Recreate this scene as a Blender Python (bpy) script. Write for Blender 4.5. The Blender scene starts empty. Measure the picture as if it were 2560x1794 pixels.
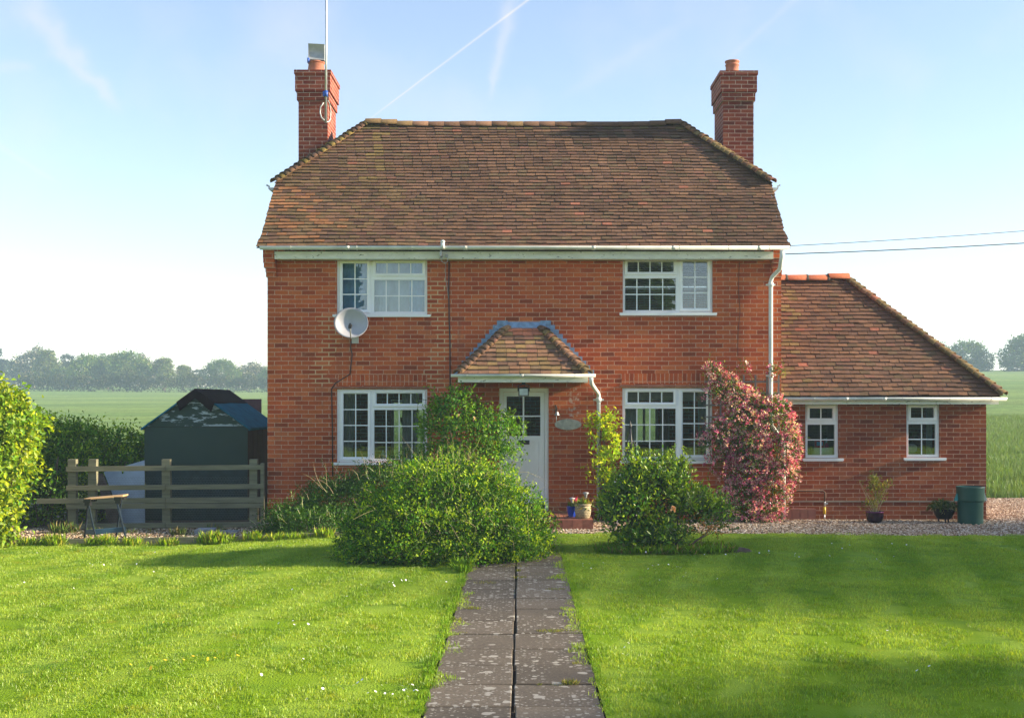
import bpy, math, random
import numpy as np
from mathutils import Vector, Matrix
R = math.radians
rs = np.random.RandomState(7)
random.seed(7)
sc = bpy.context.scene
COL = sc.collection

# ------------------------------------------------------------------ camera
F = 3000.0; CX = 1298.0; CY = 1005.0; CAMD = 20.4; CAMZ = 2.0
cam = bpy.data.cameras.new("camera"); camo = bpy.data.objects.new("camera", cam); COL.objects.link(camo)
camo.location = (0, -CAMD, CAMZ); camo.rotation_euler = (R(90), 0, 0)
cam.sensor_width = 36; cam.lens = F/2560*36
cam.shift_x = -(CX-1280)/2560; cam.shift_y = (CY-897)/2560
cam.clip_start = 0.1; cam.clip_end = 5000
sc.camera = camo

# ------------------------------------------------------------------ light
HAZE = .0010
SUN_AZ = 3.0; SUN_EL = 20.0      # degrees in front of the facade plane (towards the viewer), height
S = Vector((math.cos(R(SUN_EL))*math.cos(R(SUN_AZ)), -math.cos(R(SUN_EL))*math.sin(R(SUN_AZ)), math.sin(R(SUN_EL))))
sl = bpy.data.lights.new("sun", 'SUN'); sl.energy = 4.8; sl.angle = R(2.0); sl.color = (1.0, 0.83, 0.60)
so = bpy.data.objects.new("sun", sl); COL.objects.link(so)
so.rotation_euler = S.to_track_quat('Z', 'Y').to_euler()
W = bpy.data.worlds.new("World"); sc.world = W; W.use_nodes = True
wn, wl = W.node_tree.nodes, W.node_tree.links
wn.clear()
wout = wn.new('ShaderNodeOutputWorld'); wbg = wn.new('ShaderNodeBackground'); wsky = wn.new('ShaderNodeTexSky')
wsky.sky_type = 'NISHITA'; wsky.sun_disc = False; wsky.sun_elevation = R(SUN_EL); wsky.sun_rotation = R(90+SUN_AZ)
wsky.altitude = 50; wsky.air_density = 1.0; wsky.dust_density = 0.05; wsky.ozone_density = 2.0
wbg.inputs['Strength'].default_value = 0.132
wl.new(wbg.outputs[0], wout.inputs[0])
def wnode(t, **k):
    n = wn.new(t)
    for a, b in k.items(): setattr(n, a, b)
    return n
def wmath(op, a, b=None, c=None, clamp=False):
    n = wnode('ShaderNodeMath', operation=op); n.use_clamp = clamp
    for i, v in enumerate((a, b, c)):
        if v is None: continue
        if isinstance(v, (int, float)): n.inputs[i].default_value = v
        else: wl.new(v, n.inputs[i])
    return n.outputs[0]
wtc = wnode('ShaderNodeTexCoord'); wnorm = wnode('ShaderNodeVectorMath', operation='NORMALIZE'); wl.new(wtc.outputs['Generated'], wnorm.inputs[0])
wno = wnode('ShaderNodeTexNoise'); wno.inputs['Scale'].default_value = 14; wno.inputs['Detail'].default_value = 5; wl.new(wnorm.outputs[0], wno.inputs['Vector'])
wno2 = wnode('ShaderNodeTexNoise'); wno2.inputs['Scale'].default_value = 60; wno2.inputs['Detail'].default_value = 4; wl.new(wnorm.outputs[0], wno2.inputs['Vector'])
def sky_dir(az, el):   # azimuth to the right of +y, elevation, degrees
    return Vector((math.sin(R(az))*math.cos(R(el)), math.cos(R(az))*math.cos(R(el)), math.sin(R(el))))
def wisp(d1, d2, w1, w2, amt, warp):
    """a vapour trail or wisp lying between two directions of the sky"""
    n = d1.cross(d2).normalized(); t = n.cross(d1).normalized(); L = math.acos(max(-1, min(1, d1.dot(d2))))
    def dot(v):
        m = wnode('ShaderNodeVectorMath', operation='DOT_PRODUCT'); wl.new(wnorm.outputs[0], m.inputs[0]); m.inputs[1].default_value = v; return m.outputs['Value']
    along = wmath('DIVIDE', wmath('ARCTAN2', dot(t), dot(d1)), L)
    off = wmath('ADD', dot(n), wmath('MULTIPLY', wmath('SUBTRACT', wno2.outputs[0], 0.5), warp))
    wid = wmath('ADD', wmath('MULTIPLY', along, w2-w1), w1)
    wid = wmath('MAXIMUM', wid, min(w1, w2)*0.5)
    q = wmath('DIVIDE', off, wid)
    g = wmath('POWER', 2.718, wmath('MULTIPLY', wmath('MULTIPLY', q, q), -1))
    e1 = wmath('MULTIPLY', wmath('ADD', along, 0.05), 5, clamp=True); e2 = wmath('MULTIPLY', wmath('SUBTRACT', 1.05, along), 5, clamp=True)
    fr = dot(((d1+d2)/2).normalized()); fr = wmath('GREATER_THAN', fr, 0)
    return wmath('MULTIPLY', wmath('MULTIPLY', wmath('MULTIPLY', g, e1), wmath('MULTIPLY', e2, fr)), amt)
ws = [wisp(sky_dir(-7.6, 12.8), sky_dir(3.6, 20.6), .0005, .0012, .55, .0004),
      wisp(sky_dir(-22.6, 17.2), sky_dir(-18.4, 13.0), .012, .005, .40, .022),
      wisp(sky_dir(-.3, 18.8), sky_dir(-1.4, 14.2), .007, .003, .35, .012),
      wisp(sky_dir(-24, 11.4), sky_dir(-21.0, 9.6), .002, .002, .2, .004),
      wisp(sky_dir(-13, 17.5), sky_dir(-1, 12.0), .02, .03, .16, .03),
      wisp(sky_dir(8, 17.5), sky_dir(2, 14.2), .006, .004, .10, .01),
      wisp(sky_dir(13.5, 18.5), sky_dir(9.6, 15.5), .003, .002, .12, .004),
      wisp(sky_dir(-24, 14.2), sky_dir(-22, 14.6), .005, .003, .18, .01)]
tot = ws[0]
for w_ in ws[1:]: tot = wmath('ADD', tot, w_)
cir = wmath('ADD', wmath('MULTIPLY', wmath('SUBTRACT', wno.outputs[0], 0.46), 0.6, clamp=True), .10)
tot = wmath('ADD', tot, cir, clamp=True)
wmix = wnode('ShaderNodeMix', data_type='RGBA')
wtint = wnode('ShaderNodeMix', data_type='RGBA', blend_type='MULTIPLY'); wtint.inputs[0].default_value = 1; wl.new(wsky.outputs[0], wtint.inputs[6]); wtint.inputs[7].default_value = (.77, .70, .70, 1)   # flat tint that dims and warms the sky light
wl.new(tot, wmix.inputs[0]); wl.new(wtint.outputs[2], wmix.inputs[6]); wmix.inputs[7].default_value = (2.3, 2.3, 2.35, 1)
wl.new(wmix.outputs[2], wbg.inputs['Color'])
sc.view_settings.view_transform = 'Standard'; sc.view_settings.look = 'None'; sc.view_settings.exposure = 1.6; sc.view_settings.gamma = 1.0
sc.view_settings.use_curve_mapping = False
sc.cycles.max_bounces = 7; sc.cycles.transparent_max_bounces = 12; sc.cycles.volume_bounces = 1
sc.cycles.use_denoising = True
sc.cycles.sample_clamp_indirect = 6

# ------------------------------------------------------------------ helpers
def px(x, d): return (x-CX)/F*d
def pz(y, d): return CAMZ+(CY-y)/F*d
def tag(o, label=None, cat=None, group=None, kind=None):
    if label: o['label'] = label
    if cat: o['category'] = cat
    if group: o['group'] = group
    if kind: o['kind'] = kind
    return o
OFF = {}
def thing(name, label, cat, loc=(0, 0, 0), group=None):
    o = bpy.data.objects.new(name, None); COL.objects.link(o); o.location = loc; o.empty_display_size = .1
    OFF[o.name] = Vector(loc); return tag(o, label, cat, group)
def link(name, me, parent=None, base=None):
    o = bpy.data.objects.new(name, me); COL.objects.link(o)
    if parent is not None:
        o.parent = parent; off = OFF.get(parent.name, Vector((0, 0, 0))); OFF[o.name] = off
        if off.length > 0: me.transform(Matrix.Translation(-off))
    elif base is not None:
        me.transform(Matrix.Translation(-Vector(base))); o.location = base; OFF[o.name] = Vector(base)
    else: OFF[o.name] = Vector((0, 0, 0))
    return o
class MB:
    def __init__(s): s.v = []; s.f = []; s.c = []; s.m = []; s.col = (1, 1, 1); s.mi = 0; s.sm = []; s.smooth = False
    def V(s, p): s.v.append((p[0], p[1], p[2])); return len(s.v)-1
    def face(s, idx): s.f.append(tuple(idx)); s.c.append(s.col); s.m.append(s.mi); s.sm.append(s.smooth)
    def quad(s, a, b, c, d): s.face([s.V(a), s.V(b), s.V(c), s.V(d)])
    def poly(s, pts): s.face([s.V(p) for p in pts])
    def hexa(s, P):  # 8 points: bottom 4 ccw, top 4 ccw
        i = [s.V(p) for p in P]
        for q in ((3, 2, 1, 0), (4, 5, 6, 7), (0, 1, 5, 4), (1, 2, 6, 5), (2, 3, 7, 6), (3, 0, 4, 7)): s.face([i[k] for k in q])
    def box(s, x0, x1, y0, y1, z0, z1):
        s.hexa([(x0, y0, z0), (x1, y0, z0), (x1, y1, z0), (x0, y1, z0), (x0, y0, z1), (x1, y0, z1), (x1, y1, z1), (x0, y1, z1)])
    def bar(s, a, b, w, h, up=(0, 0, 1)):
        a = Vector(a); b = Vector(b); d = (b-a).normalized(); u = Vector(up)
        sd = d.cross(u)
        if sd.length < 1e-4: sd = Vector((1, 0, 0))
        sd.normalize(); u = sd.cross(d).normalized(); sd *= w/2; u *= h/2
        s.hexa([a-sd-u, a+sd-u, b+sd-u, b-sd-u, a-sd+u, a+sd+u, b+sd+u, b-sd+u])
    def tube(s, pts, r, n=8, cap=True, squash=1):
        pts = [Vector(p) for p in pts]; rr = r if isinstance(r, (list, tuple)) else [r]*len(pts)
        rings = []; pu = None; os = s.smooth; s.smooth = n > 4
        for i, p in enumerate(pts):
            d = (pts[min(i+1, len(pts)-1)]-pts[max(i-1, 0)])
            d = d.normalized() if d.length > 1e-9 else Vector((0, 0, 1))
            if pu is None: u = d.orthogonal().normalized()
            else:
                u = pu-d*pu.dot(d); u = u.normalized() if u.length > 1e-6 else d.orthogonal().normalized()
            pu = u; w = d.cross(u)
            rings.append([s.V(p+(u*math.cos(2*math.pi*k/n)+w*math.sin(2*math.pi*k/n)*squash)*rr[i]) for k in range(n)])
        for a, b in zip(rings, rings[1:]):
            for k in range(n): s.face((a[k], a[(k+1) % n], b[(k+1) % n], b[k]))
        s.smooth = False
        if cap: s.face(rings[0][::-1]); s.face(rings[-1])
        s.smooth = os
    def lathe(s, c, prof, n=24, cap=True):
        rings = []; os = s.smooth; s.smooth = True
        for (r, z) in prof: rings.append([s.V((c[0]+r*math.cos(2*math.pi*k/n), c[1]+r*math.sin(2*math.pi*k/n), c[2]+z)) for k in range(n)])
        for a, b in zip(rings, rings[1:]):
            for k in range(n): s.face((a[k], a[(k+1) % n], b[(k+1) % n], b[k]))
        s.smooth = False
        if cap: s.face(rings[0][::-1]); s.face(rings[-1])
        s.smooth = os
    def plate(s, x0, x1, z0, z1, yf, yb, holes=(), T=lambda x, y, z: (x, y, z), topf=None):
        """wall slab in the xz plane with rectangular openings and their reveals"""
        xs = sorted({x0, x1, *[h[0] for h in holes], *[h[1] for h in holes]}); zs = sorted({z0, z1, *[h[2] for h in holes], *[h[3] for h in holes]})
        for a, b in zip(xs, xs[1:]):
            for c, d in zip(zs, zs[1:]):
                mx, mz = (a+b)/2, (c+d)/2
                if any(h[0] < mx < h[1] and h[2] < mz < h[3] for h in holes): continue
                s.quad(T(a, yf, c), T(b, yf, c), T(b, yf, d), T(a, yf, d)); s.quad(T(b, yb, c), T(a, yb, c), T(a, yb, d), T(b, yb, d))
        for h in holes:
            a, b, c, d = h
            if c > z0: s.quad(T(a, yf, c), T(b, yf, c), T(b, yb, c), T(a, yb, c))
            if d < z1: s.quad(T(a, yb, d), T(b, yb, d), T(b, yf, d), T(a, yf, d))
            s.quad(T(a, yb, c), T(a, yb, d), T(a, yf, d), T(a, yf, c)); s.quad(T(b, yf, c), T(b, yf, d), T(b, yb, d), T(b, yb, c))
        s.quad(T(x0, yf, z0), T(x0, yf, z1), T(x0, yb, z1), T(x0, yb, z0)); s.quad(T(x1, yb, z0), T(x1, yb, z1), T(x1, yf, z1), T(x1, yf, z0))
        s.quad(T(x0, yf, z1), T(x1, yf, z1), T(x1, yb, z1), T(x0, yb, z1))
    def build(s, name, mats, parent=None, base=None):
        me = bpy.data.meshes.new(name); me.from_pydata(s.v, [], s.f)
        mats = mats if isinstance(mats, (list, tuple)) else [mats]
        for m in mats: me.materials.append(m)
        me.polygons.foreach_set('material_index', s.m); me.polygons.foreach_set('use_smooth', s.sm)
        at = me.attributes.new('Col', 'FLOAT_COLOR', 'CORNER')
        lt = np.zeros(len(me.polygons), dtype=np.int32); me.polygons.foreach_get('loop_total', lt)
        c = np.ones((len(s.c), 4), dtype=np.float32); c[:, :3] = np.array(s.c, dtype=np.float32).reshape(-1, 3)
        at.data.foreach_set('color', np.repeat(c, lt, axis=0).ravel()); me.update()
        return link(name, me, parent, base)

# ------------------------------------------------------------------ materials
class NT:
    def __init__(s, name):
        s.mat = bpy.data.materials.new(name); s.mat.use_nodes = True; s.n = s.mat.node_tree.nodes; s.l = s.mat.node_tree.links
        s.n.clear(); s.out = s.n.new('ShaderNodeOutputMaterial')
    def node(s, t, **k):
        n = s.n.new(t)
        for a, b in k.items(): setattr(n, a, b)
        return n
    def put(s, sock, v):
        if isinstance(v, bpy.types.NodeSocket): s.l.new(v, sock)
        elif isinstance(v, (tuple, list)) and len(v) == 3 and sock.type == 'RGBA': sock.default_value = (*v, 1)
        else: sock.default_value = v
    def math(s, op, a, b=None, c=None, clamp=False):
        n = s.node('ShaderNodeMath', operation=op); n.use_clamp = clamp
        for i, v in enumerate((a, b, c)):
            if v is not None: s.put(n.inputs[i], v)
        return n.outputs[0]
    def mix(s, f, a, b, mode='MIX'):
        n = s.node('ShaderNodeMix', data_type='RGBA', blend_type=mode); n.clamp_factor = True
        s.put(n.inputs[0], f); s.put(n.inputs[6], a); s.put(n.inputs[7], b); return n.outputs[2]
    def ramp(s, f, stops, interp='LINEAR'):
        n = s.node('ShaderNodeValToRGB'); cr = n.color_ramp; cr.interpolation = interp
        while len(cr.elements) < len(stops): cr.elements.new(0.5)
        for e, (p, c) in zip(cr.elements, stops): e.position = p; e.color = (*c, 1) if not isinstance(c, (int, float)) else (c, c, c, 1)
        s.l.new(f, n.inputs[0]); return n.outputs[0]
    def noise(s, scale, detail=4, vec=None, rough=.5, stretch=None):
        n = s.node('ShaderNodeTexNoise'); n.inputs['Scale'].default_value = scale; n.inputs['Detail'].default_value = detail; n.inputs['Roughness'].default_value = rough
        if vec is None: vec = s.coord()
        if stretch:
            m = s.node('ShaderNodeMapping'); m.inputs['Scale'].default_value = stretch; s.l.new(vec, m.inputs[0]); vec = m.outputs[0]
        s.l.new(vec, n.inputs['Vector']); return n.outputs[0]
    def coord(s):
        if not hasattr(s, '_g'): s._g = s.node('ShaderNodeNewGeometry')
        return s._g.outputs['Position']
    def attr(s, name='Col'):
        n = s.node('ShaderNodeAttribute', attribute_name=name); return n.outputs['Color']
    def bump(s, h, strength=.3, dist=.01):
        n = s.node('ShaderNodeBump'); n.inputs['Strength'].default_value = strength; n.inputs['Distance'].default_value = dist; s.l.new(h, n.inputs['Height']); return n.outputs[0]
    def princ(s, col, rough=.6, metal=0, normal=None, spec=.5, **k):
        n = s.node('ShaderNodeBsdfPrincipled'); s.put(n.inputs['Base Color'], col); s.put(n.inputs['Roughness'], rough); n.inputs['Metallic'].default_value = metal
        n.inputs['Specular IOR Level'].default_value = spec
        if normal is not None: s.l.new(normal, n.inputs['Normal'])
        s.l.new(n.outputs[0], s.out.inputs[0]); return n
def simple(name, col, rough=.6, metal=0, var=.25, scale=8, bump=.0, bscale=60, spec=.5, dirt=None, stretch=None, useattr=False):
    t = NT(name); n = t.noise(scale, 5, stretch=stretch)
    f = t.ramp(n, [(.3, 1-var), (.7, 1+var*.4)])
    c = t.mix(1, col, f, 'MULTIPLY')
    if useattr: c = t.mix(1, c, t.attr(), 'MULTIPLY')
    if dirt:
        dn = t.noise(scale*2.3, 6, rough=.7, stretch=stretch); c = t.mix(t.ramp(dn, [(dirt[1], 0), (dirt[1]+.06, 1)]), c, dirt[0])
    nb = t.bump(t.noise(bscale, 4, stretch=stretch), bump, .01) if bump else None
    t.princ(c, rough, metal, nb, spec); return t.mat

def brick_mat(name, ramp, mortar=(.60, .40, .28), bw=.231, rh=.075, rot=False, zoff=0.0, repoint=None):
    t = NT(name); g = t.node('ShaderNodeNewGeometry'); t._g = g
    sp = t.node('ShaderNodeSeparateXYZ'); t.l.new(g.outputs['Position'], sp.inputs[0])
    sn = t.node('ShaderNodeSeparateXYZ'); t.l.new(g.outputs['True Normal'], sn.inputs[0])
    side = t.math('GREATER_THAN', t.math('ABSOLUTE', sn.outputs[0]), .7)
    u = t.math('ADD', t.math('MULTIPLY', sp.outputs[0], t.math('SUBTRACT', 1, side)), t.math('MULTIPLY', sp.outputs[1], side))
    wob = t.noise(2.2, 3); z = t.math('ADD', t.math('ADD', sp.outputs[2], zoff+7.5), t.math('MULTIPLY', t.math('SUBTRACT', wob, .5), .014))
    wob2 = t.noise(9, 2); u = t.math('ADD', u, t.math('MULTIPLY', t.math('SUBTRACT', wob2, .5), .02)); u = t.math('ADD', u, 23.1)
    cv = t.node('ShaderNodeCombineXYZ'); t.put(cv.inputs[0], z if rot else u); t.put(cv.inputs[1], u if rot else z)
    b = t.node('ShaderNodeTexBrick'); b.offset = .5 if not rot else 0; b.squash = 1
    t.l.new(cv.outputs[0], b.inputs['Vector'])
    for k, v in (('Color1', (0, 0, 0, 1)), ('Color2', (1, 1, 1, 1)), ('Mortar', (.5, .5, .5, 1)), ('Scale', 1.0), ('Mortar Size', .0056), ('Mortar Smooth', .3), ('Bias', 0.0), ('Brick Width', bw), ('Row Height', rh)): b.inputs[k].default_value = v
    base = t.ramp(b.outputs['Color'], ramp)
    n1 = t.noise(1.3, 5); n2 = t.noise(38, 5, rough=.7)
    base = t.mix(1, base, t.ramp(n1, [(.3, .78), (.7, 1.12)]), 'MULTIPLY')
    base = t.mix(1, base, t.ramp(n2, [(.25, .72), (.75, 1.2)]), 'MULTIPLY')
    m = t.mix(1, mortar, t.ramp(t.noise(30, 3), [(.3, .7), (.7, 1.15)]), 'MULTIPLY')
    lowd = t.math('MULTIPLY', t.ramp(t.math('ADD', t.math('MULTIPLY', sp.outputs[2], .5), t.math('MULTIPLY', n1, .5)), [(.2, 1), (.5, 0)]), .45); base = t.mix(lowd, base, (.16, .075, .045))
    st_ = t.noise(1.0, 5, rough=.6, stretch=(5.5, 5.5, .55)); base = t.mix(t.ramp(st_, [(.56, 0), (.75, .45)]), base, (.20, .085, .055)); pal_ = t.noise(2.3, 5, rough=.65, stretch=(1, 1, 2.2)); base = t.mix(t.ramp(pal_, [(.60, 0), (.78, .40)]), base, (.50, .24, .15))
    # mortar joints vary in how well they show
    fac = t.math('MULTIPLY', b.outputs['Fac'], t.ramp(t.noise(1.7, 4, rough=.6), [(.35, .72), (.6, 1)]))
    if repoint:   # band of later, wider, paler pointing climbing from window to window
        zg = t.math('MULTIPLY', t.math('PINGPONG', sp.outputs[2], .62), .42); nz_ = t.math('MULTIPLY', t.noise(5, 3), .16); near = None
        for (xc, za, zb) in repoint:
            line = t.math('ADD', t.math('ABSOLUTE', t.math('SUBTRACT', t.math('SUBTRACT', sp.outputs[0], zg), xc)), nz_)
            q = t.math('MULTIPLY', t.math('LESS_THAN', line, .24), t.math('MULTIPLY', t.math('GREATER_THAN', sp.outputs[2], za), t.math('LESS_THAN', sp.outputs[2], zb))); near = q if near is None else t.math('MAXIMUM', near, q)
        b2 = t.node('ShaderNodeTexBrick'); b2.offset = .5; t.l.new(cv.outputs[0], b2.inputs['Vector'])
        for k, v in (('Scale', 1.0), ('Mortar Size', .0095), ('Mortar Smooth', .2), ('Bias', 0.0), ('Brick Width', bw), ('Row Height', rh)): b2.inputs[k].default_value = v
        fac = t.math('MAXIMUM', fac, t.math('MULTIPLY', t.math('MULTIPLY', near, .85), b2.outputs['Fac']))
        m = t.mix(near, m, (.60, .44, .27))
    c = t.mix(fac, base, m)
    if repoint:   # pale salts on the bricks above the plaque
        bx = t.math('MULTIPLY', t.math('LESS_THAN', t.math('ABSOLUTE', t.math('SUBTRACT', sp.outputs[0], .93)), .09), t.math('LESS_THAN', t.math('ABSOLUTE', t.math('SUBTRACT', sp.outputs[2], 2.0)), .24))
        c = t.mix(t.math('MULTIPLY', bx, t.ramp(t.noise(13, 4), [(.50, 0), (.60, .65)])), c, (.62, .52, .46))
    h = t.math('ADD', t.math('MULTIPLY', t.math('SUBTRACT', 1, b.outputs['Fac']), 1.0), t.math('MULTIPLY', n2, .35))
    t.princ(c, .9, 0, t.bump(h, .55, .008), .2); return t.mat
RED = [(0, (.24, .050, .018)), (.06, (.34, .060, .020)), (.3, (.43, .080, .024)), (.6, (.48, .096, .027)), (.85, (.52, .118, .032)), (1, (.56, .150, .050))]
M = {}
M['brick'] = brick_mat('brick_wall', RED, repoint=[(-3.42, 2.28, 3.5), (-1.50, 2.2, 4.1)])
M['brick_ext'] = brick_mat('brick_extension', [(a, (c[0]*.62, c[1]*.72, c[2]*.95)) for a, c in RED], mortar=(.46, .33, .24), zoff=.02)  # darkened copy of the wall brick, partly for shade on the extension
M['brick_chim'] = brick_mat('brick_chimney', [(a, (c[0]*.46, c[1]*.46, c[2]*.85)) for a, c in RED], mortar=(.44, .36, .30), zoff=.01)
M['soldier'] = brick_mat('soldier_bricks', RED, bw=.26, rh=.075, rot=True, zoff=.03)
def tile_mat():
    t = NT('clay_roof_tile'); c = t.attr(); n = t.noise(26, 6, rough=.7); n2 = t.noise(1.1, 4)
    c = t.mix(1, c, t.ramp(n, [(.25, .60), (.75, 1.25)]), 'MULTIPLY'); c = t.mix(1, c, t.ramp(n2, [(.3, .80), (.7, 1.15)]), 'MULTIPLY')
    ln = t.noise(60, 3); c = t.mix(t.ramp(ln, [(.70, 0), (.74, .7)]), c, (.33, .32, .24))
    t.princ(c, .92, 0, t.bump(n, .5, .006), .2); return t.mat
M['tile'] = tile_mat()
M['white'] = simple('white_upvc', (.86, .88, .89), .35, var=.06, scale=3)
M['gutter'] = simple('weathered_white_gutter', (.66, .70, .68), .45, var=.22, scale=4, dirt=((.42, .45, .36), .66), stretch=(1, 1, .4))
M['fascia'] = simple('peeling_white_paint', (.74, .76, .70), .6, var=.15, scale=3, dirt=((.10, .11, .10), .60), stretch=(1.6, 1, 4.5))
M['door'] = simple('white_door_paint', (.88, .90, .91), .4, var=.08, scale=2, bump=.05, bscale=30)
M['black'] = simple('black_metal', (.018, .018, .02), .45, var=.3)
M['lead'] = simple('lead_flashing', (.19, .30, .47), .5, var=.35, scale=14, dirt=((.45, .50, .55), .62))
M['terra'] = simple('terracotta_pot', (.36, .13, .075), .8, var=.3, scale=9, bump=.2)
M['cement'] = simple('cement_flaunching', (.5, .48, .44), .9, var=.3, scale=12)
M['galv'] = simple('galvanised_steel', (.55, .57, .60), .4, .7, var=.2)
M['greymetal'] = simple('grey_cowl_metal', (.42, .44, .45), .5, .2, var=.25, scale=6)
M['blue'] = simple('blue_tape', (.02, .09, .42), .5)
M['inner'] = simple('interior_plaster', (.20, .19, .17), .9, var=.15)
M['innerfloor'] = simple('interior_boards', (.10, .07, .05), .7, var=.3)
M['wood'] = simple('weathered_fence_timber', (.21, .205, .13), .85, var=.35, scale=5, bump=.3, bscale=20, stretch=(.5, 3, 6), dirt=((.12, .12, .08), .68))
M['board'] = simple('pale_plywood', (.50, .33, .17), .7, var=.2, scale=6)
M['trellis'] = simple('grey_trellis_wood', (.22, .20, .18), .85, var=.3)
M['quarry'] = simple('red_quarry_tile', (.26, .085, .055), .7, var=.35, scale=9, bump=.2)
def glass():
    t = NT('window_glass'); tr = t.node('ShaderNodeBsdfTransparent'); gl = t.node('ShaderNodeBsdfGlossy'); gl.inputs['Roughness'].default_value = .0
    tr.inputs[0].default_value = (.82, .86, .86, 1); gl.inputs[0].default_value = (.95, .97, 1, 1)
    wv = t.noise(3.0, 2); t.l.new(t.bump(wv, .05, .01), gl.inputs['Normal'])
    fr = t.node('ShaderNodeFresnel'); fr.inputs[0].default_value = 1.5
    m = t.node('ShaderNodeMixShader'); t.l.new(t.math('ADD', t.math('MULTIPLY', fr.outputs[0], 1.2), .05, clamp=True), m.inputs[0]); t.l.new(tr.outputs[0], m.inputs[1]); t.l.new(gl.outputs[0], m.inputs[2]); t.l.new(m.outputs[0], t.out.inputs[0])
    return t.mat
M['glass'] = glass()
def leaf_mat(name, trans=.38, gloss=.025, rough=.5):
    t = NT(name); c = t.attr(); n = t.noise(3, 3); c = t.mix(1, c, t.ramp(n, [(.3, .82), (.7, 1.15)]), 'MULTIPLY')
    d = t.node('ShaderNodeBsdfDiffuse'); tl = t.node('ShaderNodeBsdfTranslucent'); g = t.node('ShaderNodeBsdfGlossy'); g.inputs['Roughness'].default_value = rough
    t.l.new(c, d.inputs[0]); tc = t.mix(1, c, (1.5, 1.35, .35), 'MULTIPLY'); t.l.new(tc, tl.inputs[0])
    m = t.node('ShaderNodeMixShader'); m.inputs[0].default_value = trans; t.l.new(d.outputs[0], m.inputs[1]); t.l.new(tl.outputs[0], m.inputs[2])
    m2 = t.node('ShaderNodeMixShader'); m2.inputs[0].default_value = gloss; t.l.new(m.outputs[0], m2.inputs[1]); t.l.new(g.outputs[0], m2.inputs[2]); t.l.new(m2.outputs[0], t.out.inputs[0])
    return t.mat
M['leaf'] = leaf_mat('leaves'); M['petal'] = leaf_mat('petals', .3, .03); M['far_leaf'] = leaf_mat('distant_leaves', .25, .02, .7)
M['bark'] = simple('bark', (.14, .10, .07), .9, var=.4, scale=20, bump=.5)
M['straw'] = simple('dry_stems', (.46, .38, .20), .8, var=.3)
# ------------------------------------------------------------------ terrain
def sstep(a, b, x):
    t = min(1, max(0, (x-a)/(b-a))); return t*t*(3-2*t)
def hg(x, y):
    z = -.13*sstep(-2.2, -5.5, x) - .03*sstep(3.5, 6, x)
    if y > 4.6:
        s = .0205+(.0392-.0205)*sstep(-15, 60, x)
        yy = y-4.6; c = 235.0 + 90*sstep(20, -40, x)
        z2 = s*(yy if yy < c else c-(yy-c)*.25 if yy < c*1.4 else c*.9-(yy-c*1.4)*.05)
        z2 += .25*math.sin(x*.045+1)*sstep(20, 120, yy)
        z += z2
    return z
def sheet(name, xs, ys, m, dz=0.0, kind='structure', skip=None):
    v = []; f = []; nx = len(xs)
    for y in ys:
        for x in xs: v.append((x, y, hg(x, y)+dz))
    for j in range(len(ys)-1):
        for i in range(nx-1):
            if skip and skip((xs[i]+xs[i+1])/2, (ys[j]+ys[j+1])/2): continue
            a = j*nx+i; f.append((a, a+1, a+nx+1, a+nx))
    me = bpy.data.meshes.new(name); me.from_pydata(v, [], f); me.materials.append(m)
    for p in me.polygons: p.use_smooth = True
    o = link(name, me); o['kind'] = kind; return o
def lin(a, b, n): return [a+(b-a)*i/n for i in range(n+1)]
def lawn_color(t):
    """shared by the turf and its blades: mowing stripes, mossy and yellow patches"""
    sp = t.node('ShaderNodeSeparateXYZ'); t.l.new(t.coord(), sp.inputs[0])
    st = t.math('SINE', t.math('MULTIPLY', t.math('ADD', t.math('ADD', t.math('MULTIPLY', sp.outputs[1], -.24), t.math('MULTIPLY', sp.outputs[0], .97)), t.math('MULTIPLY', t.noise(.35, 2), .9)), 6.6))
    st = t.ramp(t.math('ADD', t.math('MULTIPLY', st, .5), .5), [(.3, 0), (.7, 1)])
    c = t.mix(st, (.190, .330, .008), (.29, .430, .040))  # stripe tones put the sheen of leaning blades into the colour
    n = t.noise(.9, 5, rough=.65); c = t.mix(t.ramp(n, [(.42, 0), (.62, .8)]), c, (.24, .37, .018))
    n2 = t.noise(2.6, 5, rough=.7); c = t.mix(t.ramp(n2, [(.58, 0), (.72, .6)]), c, (.34, .35, .022))
    n3 = t.noise(1.7, 5, rough=.6, stretch=(1, 1.4, 1)); c = t.mix(t.ramp(n3, [(.55, 0), (.70, .7)]), c, (.10, .235, .016))
    return c
def grass_mat(name, blade):
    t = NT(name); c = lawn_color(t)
    if blade:
        oi = t.node('ShaderNodeAttribute', attribute_name='Col'); c = t.mix(1, c, oi.outputs['Color'], 'MULTIPLY')
        d = t.node('ShaderNodeBsdfDiffuse'); tl = t.node('ShaderNodeBsdfTranslucent'); t.l.new(c, d.inputs[0]); t.l.new(t.mix(1, c, (1.5, 1.35, .35), 'MULTIPLY'), tl.inputs[0])
        m = t.node('ShaderNodeMixShader'); m.inputs[0].default_value = .42; t.l.new(d.outputs[0], m.inputs[1]); t.l.new(tl.outputs[0], m.inputs[2])
        g = t.node('ShaderNodeBsdfGlossy'); g.inputs['Roughness'].default_value = .5; m2 = t.node('ShaderNodeMixShader'); m2.inputs[0].default_value = .05
        t.l.new(m.outputs[0], m2.inputs[1]); t.l.new(g.outputs[0], m2.inputs[2]); t.l.new(m2.outputs[0], t.out.inputs[0])
    else:
        c = t.mix(1, c, (.85, .85, .85), 'MULTIPLY'); t.princ(c, .95, 0, t.bump(t.noise(60, 4), .8, .03), .1)
    return t.mat
M['turf'] = grass_mat('turf', False); M['blade'] = grass_mat('grass_blades', True)
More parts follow.
